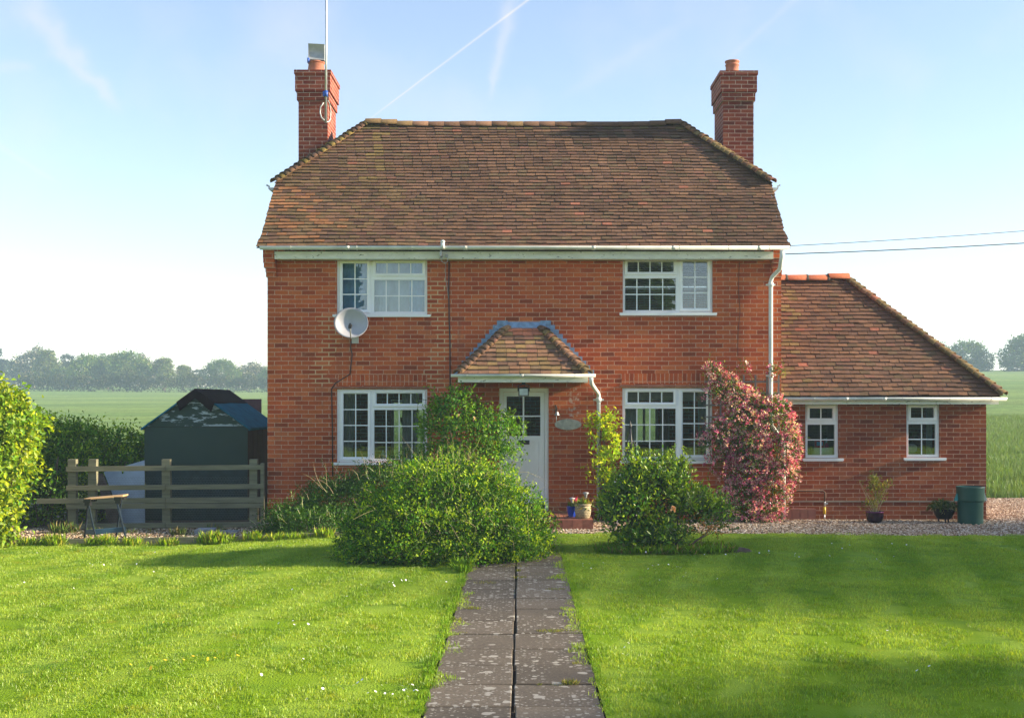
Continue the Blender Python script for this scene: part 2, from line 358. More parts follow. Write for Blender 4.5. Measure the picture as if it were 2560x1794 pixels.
def field_mat():
    t = NT('young_crop'); sp = t.node('ShaderNodeSeparateXYZ'); t.l.new(t.coord(), sp.inputs[0])
    n = t.noise(.03, 4, stretch=(1, 2.2, 1)); n2 = t.noise(1.6, 6, rough=.75); n3 = t.noise(.22, 4, stretch=(.35, 1.6, 1))
    c = t.mix(t.ramp(n, [(.35, 0), (.65, 1)]), (.15, .25, .065), (.22, .31, .085))
    c = t.mix(1, c, t.ramp(n2, [(.3, .55), (.7, 1.3)]), 'MULTIPLY'); c = t.mix(1, c, t.ramp(n3, [(.35, .78), (.65, 1.12)]), 'MULTIPLY')
    t.princ(c, .95, 0, t.bump(n2, 1, .25), .1); return t.mat
M['field'] = field_mat()
def gravel_mat():
    t = NT('gravel_bed'); v = t.node('ShaderNodeTexVoronoi'); v.inputs['Scale'].default_value = 55; t.l.new(t.coord(), v.inputs['Vector'])
    c = t.mix(t.noise(3, 4), (.20, .14, .09), (.34, .26, .18)); c = t.mix(1, c, t.ramp(v.outputs['Distance'], [(0, 1.2), (.6, .35)]), 'MULTIPLY')
    t.princ(c, .9, 0, t.bump(t.math('SUBTRACT', 1, v.outputs['Distance']), 1, .02), .3); return t.mat
M['gravel'] = gravel_mat()
M['soil'] = simple('soil', (.10, .07, .045), .95, var=.4, scale=12, bump=.6, bscale=40)
xs = lin(-420, -60, 18)[:-1]+lin(-60, 60, 60)[:-1]+lin(60, 420, 18)
ys = lin(-90, -24, 8)[:-1]+lin(-24, 8, 32)[:-1]+lin(8, 60, 26)[:-1]+lin(60, 560, 60)
field = sheet('field', xs, ys, M['field'], -.05)
PX0, PX1 = -.638, .563
lawnxs = lin(-40, -9, 8)[:-1]+lin(-9, PX0+.01, 24); lawnxs2 = lin(PX1-.01, 10, 22)[:-1]+lin(10, 40, 8)
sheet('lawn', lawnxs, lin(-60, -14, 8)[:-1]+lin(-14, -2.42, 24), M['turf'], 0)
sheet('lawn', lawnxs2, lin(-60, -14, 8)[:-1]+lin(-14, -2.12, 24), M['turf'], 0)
sheet('ground', lin(PX0-.2, PX1+.2, 2), lin(-60, -1, 4), M['soil'], -.045)
sheet('gravel_bed', lin(-14, -1, 26), lin(-2.42, .9, 8), M['gravel'], -.012)
sheet('gravel_drive', lin(-1, 30, 62), lin(-2.12, 4.9, 14), M['gravel'], -.012)
sheet('yard_ground', lin(-14, -4.3, 12), lin(.9, 5, 6), M['soil'], -.015)

# path of two columns of worn slabs
def path_mat():
    t = NT('worn_paving'); n = t.noise(1.8, 5); n2 = t.noise(45, 5, rough=.7)
    c = t.mix(n, (.088, .074, .058), (.150, .124, .094)); c = t.mix(1, c, t.ramp(n2, [(.3, .65), (.7, 1.35)]), 'MULTIPLY')
    c = t.mix(1, c, t.attr(), 'MULTIPLY')
    for scl, lo, am in ((6.0, .25, .8), (15.0, .31, .8), (34.0, .34, .65)):   # lichen discs
        wv = t.node('ShaderNodeVectorMath', operation='ADD'); t.l.new(t.coord(), wv.inputs[0])
        nn = t.node('ShaderNodeTexNoise'); nn.inputs['Scale'].default_value = scl*2; t.l.new(t.coord(), nn.inputs['Vector']); sv = t.node('ShaderNodeVectorMath', operation='SCALE'); t.l.new(nn.outputs['Color'], sv.inputs[0]); sv.inputs['Scale'].default_value = .35/scl; t.l.new(sv.outputs[0], wv.inputs[1])
        v = t.node('ShaderNodeTexVoronoi'); v.inputs['Scale'].default_value = scl; t.l.new(wv.outputs[0], v.inputs['Vector'])
        pass
        scn = t.node('ShaderNodeSeparateColor'); t.l.new(v.outputs['Color'], scn.inputs[0])
        rad = t.math('MULTIPLY', scn.outputs[0], lo*1.6)
        spot = t.math('LESS_THAN', v.outputs['Distance'], t.math('SUBTRACT', rad, lo*.35))
        clu = t.ramp(t.noise(1.4 if scl > 10 else .9, 3), [(.36, 0), (.48, 1)])
        c = t.mix(t.math('MULTIPLY', t.math('MULTIPLY', spot, am), clu), c, (.38, .36, .31))
    mo = t.noise(5, 6, rough=.75); c = t.mix(t.ramp(mo, [(.60, 0), (.70, .5)]), c, (.10, .085, .05))
    t.princ(c, .85, 0, t.bump(t.math('ADD', n2, t.math('MULTIPLY', mo, .6)), .5, .008), .3); return t.mat
M['path'] = path_mat()
pb = MB(); L = .62; y = -10.0-L*12
while y < -1.6:
    for a, b in ((PX0+.012, -.0455), (-.0345, PX1-.012)):
        g = .007; z = -.002+random.uniform(-.007, .006); k = random.uniform(.72, 1.2); pb.col = (k, k*.99, k*.97)
        y0, y1 = y+g+random.uniform(0, .004), min(y+L-g, -1.53); x0 = a+random.uniform(-.004, .012); x1 = b+random.uniform(-.010, .004); e = .006; t1 = z+random.uniform(-.004, .004)
        pb.hexa([(x0, y0, -.06), (x1, y0, -.06), (x1, y1, -.06), (x0, y1, -.06), (x0, y0, z-e), (x1, y0, z-e), (x1, y1, t1-e), (x0, y1, t1-e)])
        pb.hexa([(x0, y0, z-e), (x1, y0, z-e), (x1, y1, t1-e), (x0, y1, t1-e), (x0+e, y0+e, z), (x1-e, y0+e, z), (x1-e, y1-e, t1), (x0+e, y1-e, t1)])
    y += L
po = pb.build('path', M['path']); po['kind'] = 'structure'

# ------------------------------------------------------------------ geometry nodes scatter (grass, pebbles)
def scatter(name, quads, inst, density, smin, smax, seed, mat, tilt=0.12, label=None, cat=None):
    """one object: instances of small source meshes spread over the listed rectangles of ground"""
    v = []; f = []
    for (x0, x1, y0, y1, dz) in quads:
        nx = max(1, int((x1-x0)/.7)); ny = max(1, int((y1-y0)/.7)); o = len(v)
        for j in range(ny+1):
            for i in range(nx+1):
                X = x0+(x1-x0)*i/nx; Y = y0+(y1-y0)*j/ny; v.append((X, Y, hg(X, Y)+dz))
        for j in range(ny):
            for i in range(nx): a = o+j*(nx+1)+i; f.append((a, a+1, a+nx+2, a+nx+1))
    me = bpy.data.meshes.new(name); me.from_pydata(v, [], f); me.materials.append(mat); ob = link(name, me)
    g = bpy.data.node_groups.new(name, 'GeometryNodeTree'); g.interface.new_socket('Geometry', in_out='INPUT', socket_type='NodeSocketGeometry'); g.interface.new_socket('Geometry', in_out='OUTPUT', socket_type='NodeSocketGeometry')
    N = g.nodes; Lk = g.links; gi = N.new('NodeGroupInput'); go = N.new('NodeGroupOutput')
    dp = N.new('GeometryNodeDistributePointsOnFaces'); dp.inputs['Density'].default_value = density; dp.inputs['Seed'].default_value = seed; Lk.new(gi.outputs[0], dp.inputs[0])
    jg = N.new('GeometryNodeJoinGeometry'); g2 = N.new('GeometryNodeGeometryToInstance')
    srcs = []
    for s_ in inst:
        oi = N.new('GeometryNodeObjectInfo'); oi.inputs['Object'].default_value = s_; oi.inputs['As Instance'].default_value = True; srcs.append(oi)
    for oi in reversed(srcs): Lk.new(oi.outputs['Geometry'], g2.inputs[0]) if len(inst) == 1 else Lk.new(oi.outputs['Geometry'], jg.inputs[0])
    src = srcs[0].outputs['Geometry'] if len(inst) == 1 else jg.outputs[0]
    ip = N.new('GeometryNodeInstanceOnPoints'); Lk.new(dp.outputs['Points'], ip.inputs['Points']); Lk.new(src, ip.inputs['Instance'])
    if len(inst) > 1: ip.inputs['Pick Instance'].default_value = True
    rv = N.new('FunctionNodeRandomValue'); rv.data_type = 'FLOAT_VECTOR'; rv.inputs[0].default_value = (-tilt, -tilt, 0); rv.inputs[1].default_value = (tilt, tilt, 6.283); Lk.new(rv.outputs[0], ip.inputs['Rotation'])
    r2 = N.new('FunctionNodeRandomValue'); r2.data_type = 'FLOAT'; r2.inputs[2].default_value = smin; r2.inputs[3].default_value = smax; r2.inputs['Seed'].default_value = 3; Lk.new(r2.outputs[1], ip.inputs['Scale'])
    Lk.new(ip.outputs[0], go.inputs[0])
    md = ob.modifiers.new('scatter', 'NODES'); md.node_group = g; ob['kind'] = 'stuff'
    if label: tag(ob, label, cat)
    return ob
def blades_mesh(name, n, half, h0, h1, w, lean, mat, tint=None):
    """a little patch of grass blades, each a bent tapering strip"""
    v = []; f = []; c = []
    for i in range(n):
        x, y = rs.uniform(-half, half, 2); a = rs.uniform(0, 6.283); h = rs.uniform(h0, h1); l = rs.uniform(.1, 1)*lean*h; a2 = rs.uniform(0, 6.283)
        dx, dy = math.cos(a)*w/2, math.sin(a)*w/2; lx, ly = math.cos(a2)*l, math.sin(a2)*l; o = len(v)
        v += [(x-dx, y-dy, -.005), (x+dx, y+dy, -.005), (x-dx*.8+lx*.35, y-dy*.8+ly*.35, h*.6), (x+dx*.8+lx*.35, y+dy*.8+ly*.35, h*.6), (x+lx, y+ly, h)]
        f += [(o, o+1, o+3, o+2), (o+2, o+3, o+4)]
        k = rs.uniform(.65, 1.35); t = rs.uniform(.85, 1.2); cc = (k*t, k, k*.9, 1) if tint is None else (tint[0]*k*t, tint[1]*k, tint[2]*k, 1)
        if rs.rand() < .05 and tint is None: cc = (1.9, 1.4, 1.6, 1)
        c += [cc]*7
    me = bpy.data.meshes.new(name); me.from_pydata(v, [], f); me.materials.append(mat)
    at = me.attributes.new('Col', 'FLOAT_COLOR', 'CORNER'); at.data.foreach_set('color', np.array(c, dtype=np.float32).ravel())
    return bpy.data.objects.new(name, me)
GR = [blades_mesh('grass_patch', 300, .17, .010, .026, .0045, 1.2, M['blade']) for _ in range(4)]
lq = []
for (d0, d1) in ((7, 10), (10, 13), (13, 16), (16, 18.0)):
    hw = d1*.46; lq.append((-hw, PX0-.015, d0-CAMD, d1-CAMD-.02, 0)); lq.append((PX1+.015, hw, d0-CAMD, d1-CAMD-.02, 0))
lq.append((PX1+.02, 8.9, -2.42, -2.12, 0)); lq.append((PX0-.35, PX0, -3.5, -2.42, 0))
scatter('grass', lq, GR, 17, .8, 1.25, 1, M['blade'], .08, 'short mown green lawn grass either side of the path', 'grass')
def pebble(name, r):
    me = bpy.data.meshes.new(name); import bmesh
    bm = bmesh.new(); bmesh.ops.create_icosphere(bm, subdivisions=1, radius=r)
    for v_ in bm.verts: v_.co = Vector((v_.co.x*rs.uniform(.8, 1.3), v_.co.y*rs.uniform(.7, 1.1), v_.co.z*rs.uniform(.4, .7)))
    bm.to_mesh(me); bm.free(); me.materials.append(M['pebble']); return bpy.data.objects.new(name, me)
def pebble_mat():
    t = NT('pebbles'); oi = t.node('ShaderNodeObjectInfo')
    c = t.ramp(oi.outputs['Random'], [(0, (.11, .07, .045)), (.25, (.26, .17, .10)), (.5, (.40, .29, .19)), (.75, (.52, .42, .31)), (1, (.66, .60, .50))]); t.princ(c, .75, 0, None, .3); return t.mat
M['pebble'] = pebble_mat()
PE = [pebble('pebble', r) for r in (.012, .016, .020)]
scatter('gravel', [(-.5, 11.5, -2.12, .32, 0), (8.15, 14, .32, 4.9, 0.0)], PE, 1100, .6, 1.5, 5, M['pebble'], .6, 'pale flint gravel strip along the foot of the low extension wall', 'gravel')
scatter('gravel', [(-9.5, -2.6, -2.3, -.1, 0)], PE, 420, .6, 1.5, 6, M['pebble'], .6, 'weedy gravel patch between the lawn edging board and the post and rail fence', 'gravel')
def crop_src():
    return [blades_mesh('crop_patch', 60, .3, .12, .26, .014, .7, M['leafcrop'], None) for _ in range(3)]
M['leafcrop'] = leaf_mat('crop_leaves', .35, .03)
def crop_src():
    out = []
    for _ in range(3): out.append(blades_mesh('crop_patch', 70, .3, .12, .26, .013, .7, M['leafcrop'], (.12, .21, .06)))
    return out
scatter('crop', [(8.3, 22, 5.0, 24, -.04), (20, 42, 24, 44, -.04), (8.3, 21, 24, 44, -.04)], crop_src(), 5, .8, 1.2, 8, M['leafcrop'], .1, 'young green cereal crop in the rising field beyond the gravel', 'crop')
scatter('crop', [(-14, -4, 9, 34, -.04)], crop_src(), 5, .8, 1.2, 9, M['leafcrop'], .1, 'young green cereal crop in the field behind the dark shed', 'crop')
# ------------------------------------------------------------------ the house
XL, XR = -4.28, 4.454
house = thing('brick_house', 'red brick two storey cottage with brown clay tile roof, porch and low side extension', 'house', (0, 0, 0))
def W(x): return (x-CX)/147.06
def H(y): return CAMZ+(CY-y)/147.06
# window data: outer frame rect, sill rect, list of lights (pane rect px, cols, rows, opening?), all in photo pixels on the wall plane
def z3(x, y): return 800+x/2.873, 620+y/2.873
def z5(x, y): return 1500+x/2.774, 600+y/2.774
def zw(x, y): return 1960+x/4.252, 1000+y/4.252
def rect(fn, a, b, c, d, D=20.4):
    (x0, y0), (x1, y1) = fn(a, c), fn(b, d); return (px(x0, D), px(x1, D), pz(y1, D), pz(y0, D))
WIN = [
 dict(fr=rect(z3, 120, 770, 76, 477), sill=rect(z3, 93, 795, 477, 491), l=[(rect(z3, 160, 337, 108, 442), 2, 3, 1, .5), (rect(z3, 400, 735, 106, 180), 4, 1, 1, .28), (rect(z3, 388, 750, 229, 455), 4, 2, 0, .5)]),
 dict(fr=rect(z3, 120, 770, 1012, 1537), sill=rect(z3, 100, 790, 1537, 1552), l=[(rect(z3, 165, 342, 1045, 1500), 2, 4, 1, .25), (rect(z3, 403, 735, 1043, 1117), 4, 1, 1, .25), (rect(z3, 388, 752, 1162, 1512), 4, 3, 0, .33)]),
 dict(fr=rect(z5, 158, 782, 122, 505), sill=rect(z5, 135, 808, 505, 520), l=[(rect(z5, 192, 513, 148, 220), 4, 1, 1, .3), (rect(z5, 175, 527, 265, 485), 4, 2, 0, .5), (rect(z5, 575, 747, 148, 472), 2, 3, 1, .33)]),
 dict(fr=rect(z5, 155, 780, 1025, 1528), sill=rect(z5, 138, 800, 1528, 1543), l=[(rect(z5, 192, 512, 1053, 1125), 4, 1, 1, .3), (rect(z5, 175, 527, 1168, 1505), 4, 3, 0, .33), (rect(z5, 575, 740, 1053, 1490), 2, 4, 1, .25)])]
EY = .35; ED = CAMD+EY
WEXT = [
 dict(fr=rect(zw, 228, 580, 48, 614, ED), sill=rect(zw, 193, 627, 616, 640, ED), l=[(rect(zw, 277, 523, 87, 192, ED), 2, 1, 1, 1), (rect(zw, 255, 543, 260, 583, ED), 2, 2, 0, .5)]),
 dict(fr=rect(zw, 1302, 1655, 42, 608, ED), sill=rect(zw, 1267, 1716, 610, 634, ED), l=[(rect(zw, 1355, 1602, 80, 187, ED), 2, 1, 1, 1), (rect(zw, 1328, 1618, 255, 577, ED), 2, 2, 0, .5)])]
def ring(mb, ro, ri, yo, yi, yb):
    """mitred sash profile: sloping front between outer and inner rectangle"""
    (a, b, c, d), (e, f, g, h) = ro, ri; m = .6
    def lerp(p, q, t): return p+(q-p)*t
    rm = [lerp(p, q, m) for p, q in zip(ro, ri)]
    def frame(r1, y1, r2, y2):
        A = [(r1[0], r1[2]), (r1[1], r1[2]), (r1[1], r1[3]), (r1[0], r1[3])]; B = [(r2[0], r2[2]), (r2[1], r2[2]), (r2[1], r2[3]), (r2[0], r2[3])]
        for i in range(4):
            j = (i+1) % 4; mb.quad((A[i][0], y1, A[i][1]), (A[j][0], y1, A[j][1]), (B[j][0], y2, B[j][1]), (B[i][0], y2, B[i][1]))
    ro2 = (a+.006, b-.006, c+.006, d-.006)
    frame(ro, yb, ro, yo+.006); frame(ro, yo+.006, ro2, yo); frame(ro2, yo, rm, yo); frame(rm, yo, ri, yi); frame(ri, yi, ri, yb)
def window(w, y0, label, depth=.05, name='window', back=None):
    fr = w['fr']; yf = y0+.035
    win = thing(name, None, None, (fr[0], yf, fr[2])); win.parent = house; win['label'] = label
    mb = MB(); holes = [l[0] for l in w['l']]
    mb.plate(fr[0]+.002, fr[1]-.002, fr[2]+.002, fr[3]-.002, yf, yf+.06, holes); mb.build('frame', M['white'], win)
    sb = MB()
    for (r, nc, nr, op, _) in w['l']:
        if op: ring(sb, (r[0]-.052, r[1]+.052, r[2]-.052, r[3]+.052), r, yf-.020, yf-.006, yf-.0005)
        else: ring(sb, (r[0]-.014, r[1]+.014, r[2]-.014, r[3]+.014), r, yf-.006, yf-.001, yf-.0005)
    sb.build('sash', M['white'], win)
    for (r, nc, nr, op, _) in w['l']:
        p = MB(); a, b, c, d = r; yg = yf+.022; p.box(a+.001, b-.001, yg, yg+.004, c+.001, d-.001); p.build('pane', M['glass'], win)
        g = MB(); q = .009
        for i in range(1, nc):
            x = a+(b-a)*i/nc
            if nc == 4 and nr >= 1: x = a+(b-a)*[0, .235, .49, .745][i]
            if nr == 1: g = MB()
            g.box(x-q, x+q, yg-.008, yg-.001, c+.0015, d-.0015)
            if nr == 1: g.build('glazing_bar', M['white'], win)
        for j in range(1, nr):
            z = c+(d-c)*j/nr; xsx = [a+.0015]+[(a+(b-a)*([0, .235, .49, .745][i] if nc == 4 else i/nc)) for i in range(1, nc)]+[b-.0015]
            for u, v in zip(xsx, xsx[1:]): g.box(u+(q if u > a+.01 else 0), v-(q if v < b-.01 else 0), yg-.007, yg-.0015, z-q, z+q)
        if nr > 1: g.build('glazing_bars', M['white'], win)
    s = w['sill']; sl_ = MB(); sl_.box(s[0], s[1], y0-.055, y0+.10, s[2], s[3]-.001); sl_.box(s[0]+.01, s[1]-.01, y0-.048, y0-.043, s[2]-.012, s[2]); sl_.build('sill', M['white'], win)
    return win
EAVE_Z, EAVE_Y = 4.593, -.30
RIDGE_Y, RIDGE_Z = 2.59, 7.325
HIPZ = 5.89; HIPY0, HIPY1 = 1.03, 4.15; YB = 5.18
WT = 4.40  # wall top
wb = MB()
DOOR = (W(1248), W(1371.8), .155, H(970))
holes = [(w['fr'][0], w['fr'][1], w['fr'][2], min(w['fr'][3], WT-.001)) for w in WIN]
holes = [(a, b, c, (d if d < 4.3 else WT)) for a, b, c, d in holes]
# openings that reach the wall top are cut by building the wall in plates
wb.plate(XL, XR, -.3, WT, 0, .24, holes+[DOOR])
SW = .24
def gable(x0, x1):
    prof = [(SW, -.3), (YB-SW, -.3), (YB-SW, 4.72), (HIPY1-.05, HIPZ-.12), (HIPY0+.05, HIPZ-.12), (SW, 4.72)]
    wb.poly([(x0, p[0], p[1]) for p in (prof if x0 > x1 else prof[::-1])]); wb.poly([(x1, p[0], p[1]) for p in (prof[::-1] if x0 > x1 else prof)])
    for i in range(len(prof)):
        a, b = prof[i], prof[(i+1) % len(prof)]; wb.quad((x0, a[0], a[1]), (x1, a[0], a[1]), (x1, b[0], b[1]), (x0, b[0], b[1]))
gable(XL, XL+SW); gable(XR, XR-SW)
BW = [(-2.72, -1.95, .35, 2.05), (-2.75, -1.6, 3.3, 4.2), (2.35, 2.95, 1.1, 2.0), (.9, 2.0, 3.3, 4.2)]
wb.plate(XL, XR, -.3, WT, YB-SW, YB, BW)
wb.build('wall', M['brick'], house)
# corbelled brick kneeler at both front corners, under the gutter ends
for (x0, x1) in ((XL-.035, -4.115), (4.275, XR)):
    kb = MB()
    for i, dy in enumerate((.045, .09, .135, .18, .20, .20)):
        kb.box(x0 if i > 1 else x0+.02, x1-.003*i, -dy, .12, 4.12+.075*i, 4.12+.075*(i+1)-.001*(i % 2))
    kb.build('corbel', M['brick'], house)
# soldier courses and tile strips over the ground floor windows
for w, fn, a, b, c, d, e, f in ((WIN[1], z3, 125, 770, 910, 985, 100, 782), (WIN[3], z5, 150, 760, 925, 995, 135, 830)):
    r = rect(fn, a, b, c, d); m_ = MB(); m_.box(r[0], r[1], -.004, .1, r[2], r[3]); m_.build('soldier_course', M['soldier'], house)
    r2 = rect(fn, e, f, d+4, d+22); m_ = MB(); n = 9
    for i in range(n):
        xa = r2[0]+(r2[1]-r2[0])*i/n; xb = r2[0]+(r2[1]-r2[0])*(i+1)/n-.006; m_.col = (.9+.3*rs.rand(),)*3; m_.box(xa, xb, -.035, .03, r2[2]+.004*rs.rand(), r2[3]-.012)
    m_.build('lintel_tiles', simple('lintel_clay', (.27, .12, .075), .9, var=.3, useattr=True), house)
names = ['white framed upper window with pale curtains above the satellite dish', 'white framed lower window beside the big bush', 'white framed upper window with slatted blind', 'white framed lower window beside the pink climber']
for w, nm in zip(WIN, names): window(w, 0, nm)
# back windows
for (a, b, c, d) in BW:
    m_ = MB(); m_.plate(a+.002, b-.002, c+.002, d-.002, YB-.12, YB-.06, [(a+.06, (a+b)/2-.025, c+.06, d-.06), ((a+b)/2+.025, b-.06, c+.06, d-.06)]); o = m_.build('back_window', M['white'], house)
    g_ = MB(); g_.box(a+.05, b-.05, YB-.092, YB-.088, c+.05, d-.05); g_.build('pane', M['glass'], o)
# interior shell
ib = MB(); ib.box(XL+SW+.01, XR-SW-.01, .25, YB-SW-.01, 2.43, 2.62); ib.box(XL+SW+.01, XR-SW-.01, .25, YB-SW-.01, 4.44, 4.56); ib.box(XL+SW+.01, XR-SW-.01, .25, YB-SW-.01, -.05, .14); ib.build('interior_floor', M['innerfloor'], house)
ib = MB(); ib.box(-.72, -.62, .25, YB-SW-.01, .15, 2.42); ib.box(.70, .80, .25, YB-SW-.01, .15, 2.42); ib.box(-.72, -.62, .25, YB-SW-.01, 2.63, 4.43); ib.box(.30, .40, .25, YB-SW-.01, 2.63, 4.43); ib.build('interior_partition', M['inner'], house)

# ---- door
d0, d1, dz0, dz1 = DOOR
door = thing('door', None, None, (d0, .05, dz0)); door.parent = house
m_ = MB(); fw = .065
m_.box(d0+.001, d0+fw, .035, .13, dz0, dz1-.001); m_.box(d1-fw, d1-.001, .035, .13, dz0, dz1-.001); m_.box(d0+fw, d1-fw, .035, .13, dz1-fw, dz1-.001); m_.build('door_frame', M['door'], door)
m_ = MB(); gx0, gx1, gz0, gz1 = W(1266.4), W(1351), H(1089.4), H(990.7); bz = H(1259)
hol = [(gx0, (gx0+gx1)/2-.014, gz0, (gz0+gz1)/2-.010), ((gx0+gx1)/2+.014, gx1, gz0, (gz0+gz1)/2-.010), (gx0, (gx0+gx1)/2-.014, (gz0+gz1)/2+.010, gz1), ((gx0+gx1)/2+.014, gx1, (gz0+gz1)/2+.010, gz1)]
m_.plate(d0+fw+.003, d1-fw-.003, gz0-.10, dz1-fw-.004, .062, .10, hol)
n = 6; xa = d0+fw+.10; xb = d1-fw-.10; 
m_.box(d0+fw+.003, xa, .062, .10, bz, gz0-.1005); m_.box(xb, d1-fw-.003, .062, .10, bz, gz0-.1005); m_.box(xa+.0005, xb-.0005, .062, .10, bz, bz+.10)
for i in range(n):
    u = xa+(xb-xa)*i/n; v = xa+(xb-xa)*(i+1)/n; m_.box(u+.003, v-.003, .069, .095, bz+.1005, gz0-.101)
m_.box(xa+.001, xb-.001, .078, .094, bz+.101, gz0-.102)
m_.build('door_leaf', M['door'], door)
m_ = MB(); m_.box(gx0-.01, gx1+.01, .078, .082, gz0-.01, gz1+.01); m_.build('door_glass', M['glass'], door)
m_ = MB(); m_.box(W(1295.4), W(1323.8), .050, .0615, H(1110.5), H(1100)); m_.box(W(1298), W(1321), .044, .050, H(1108), H(1102.5)); m_.build('letterbox', M['black'], door)
m_ = MB(); m_.box(d0+fw+.002, d1-fw-.002, .04, .14, dz0, bz-.03); m_.build('threshold', M['black'], door)
# ---- door step
m_ = MB(); m_.col = (1, 1, 1); sx0, sx1 = -.62, 1.165; sy0 = -1.5
nx = 8; ny = 5
for i in range(nx):
    for j in range(ny):
        a = sx0+(sx1-sx0)*i/nx; b = sx0+(sx1-sx0)*(i+1)/nx; c = sy0+.015-(sy0)*j/ny*.99; d = sy0+.015-(sy0)*(j+1)/ny*.99; k = rs.uniform(.8, 1.25); m_.col = (k, k, k); m_.box(a+.003, b-.003, c+.003, d-.003, .12, .15+rs.uniform(-.001, .002))
for i in range(11):
    a = sx0+(sx1-sx0)*i/11; b = sx0+(sx1-sx0)*(i+1)/11; k = rs.uniform(.75, 1.25); m_.col = (k, k, k); m_.box(a+.004, b-.004, sy0, sy0+.012, -.02, .145)
for i in range(8):
    a = sy0+.02-sy0*i/8*.98; b = sy0+.02-sy0*(i+1)/8*.98; k = rs.uniform(.75, 1.25); m_.col = (k, k, k); m_.box(sx1-.012, sx1+.001, a+.004, b-.004, -.02, .145)
m_.col = (.8, .7, .6); m_.box(sx0+.006, sx1-.013, sy0+.013, -.002, -.05, .14)
m_.build('door_step', simple('red_step_tile', (.30, .105, .065), .75, var=.3, scale=14, bump=.2, useattr=True), house)

# ------------------------------------------------------------------ clay tile roofs
def tcol(kind, u, v):
    r = rs.rand(); k = rs.uniform(.80, 1.18)
    c = np.array((.150, .084, .053))*k
    if r < .30: c = np.array((.175, .096, .055))*k
    elif r < .48: c = np.array((.122, .070, .047))*k
    elif r < .60: c = np.array((.128, .085, .048))*k
    elif r < .609: c = np.array((.30, .12, .075))*k
    elif r < .65: c = np.array((.175, .086, .058))*k
    if kind == 'main':
        if u < -3.2+.3*rs.randn() and v < 1.9 and rs.rand() < .5: c = np.array((.27, .125, .055))*k
        if u < -1.6+.5*rs.randn() and rs.rand() < .42*sstep(-1.7, -3.4, u+.5*(v-2.9)): c = np.array((.165, .105, .052))*k
        if v > 3.75 and rs.rand() < .35: c = np.array((.165, .125, .048))*k
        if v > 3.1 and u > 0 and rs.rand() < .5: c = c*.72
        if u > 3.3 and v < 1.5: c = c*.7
        if abs(u+2.6+.1*rs.randn()) < .16 and 1.9 < v < 3.6 and rs.rand() < .45: c = np.array((.195, .135, .052))*k
    if kind == 'porch':
        c = c*1.5
        if rs.rand() < .3: c = np.array((.26, .17, .075))*k
        if v > .85 and rs.rand() < .6: c = np.array((.46, .17, .095))*k
    if kind == 'ext':
        c = c*np.array((1.02, .99, .99))
        if u < 5.1 and rs.rand() < .2: c = np.array((.17, .12, .05))*k
    return tuple(np.clip(c, .02, .8))
def slope(mb, O, U, Vv, rows, umin, umax, kind, g=.1, w=.17, back=False, lift=1.0):
    """courses of individually laid plain tiles; O origin at the eave, U along, Vv up the slope"""
    O = Vector(O); U = Vector(U).normalized(); Vv = Vector(Vv).normalized(); N = U.cross(Vv)
    if N.z < 0: N = -N
    ph = rs.uniform(0, 6.28, 6)
    for r in range(rows):
        v0 = r*g; a = umin(v0+.02); b = umax(v0+.02)
        if b-a < .05: continue
        u = a-(r % 2)*w*.5-w*rs.uniform(0, .1); sag = .010*math.sin(r*.9+ph[0])
        while u < b:
            u0 = max(a-rs.uniform(0, .015), u+.002); u1 = min(b+rs.uniform(0, .015), u+w-.002); u += w*rs.uniform(.97, 1.03)
            if u1-u0 < .03: continue
            um = (u0+u1)/2; wav = .010*math.sin(um*1.3+r*.35+ph[1])+.007*math.sin(um*3.1-r*.6+ph[2])
            dv = wav+rs.uniform(-.006, .006); l1 = (.029+rs.uniform(-.004, .007))*lift; tt = .013; rl = rs.uniform(-.0025, .0025); ln = g*1.45
            dip = .012*math.sin(um*.9+ph[3])*math.sin(v0*1.1+ph[4])
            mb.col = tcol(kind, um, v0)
            P = []
            def pt(uu, vv, nn): return O+U*uu+Vv*vv+N*(nn+dip)
            sk = rs.uniform(-.003, .003)
            top = .002
            P = [pt(u0, v0+dv+sk, l1-tt+rl), pt(u1, v0+dv-sk, l1-tt-rl), pt(u1, v0+dv+ln, top-tt), pt(u0, v0+dv+ln, top-tt),
                 pt(u0, v0+dv+sk, l1+rl), pt(u1, v0+dv-sk, l1-rl), pt(u1, v0+dv+ln, top), pt(u0, v0+dv+ln, top)]
            mb.hexa(P)
    mb.col = (.05, .035, .03)
    vt = (rows)*g
    a0, b0 = umin(0), umax(0); a1, b1 = umin(vt), umax(vt)
    mb.quad(O+U*a0-N*.02, O+U*b0-N*.02, O+U*b1+Vv*vt-N*.02, O+U*a1+Vv*vt-N*.02)
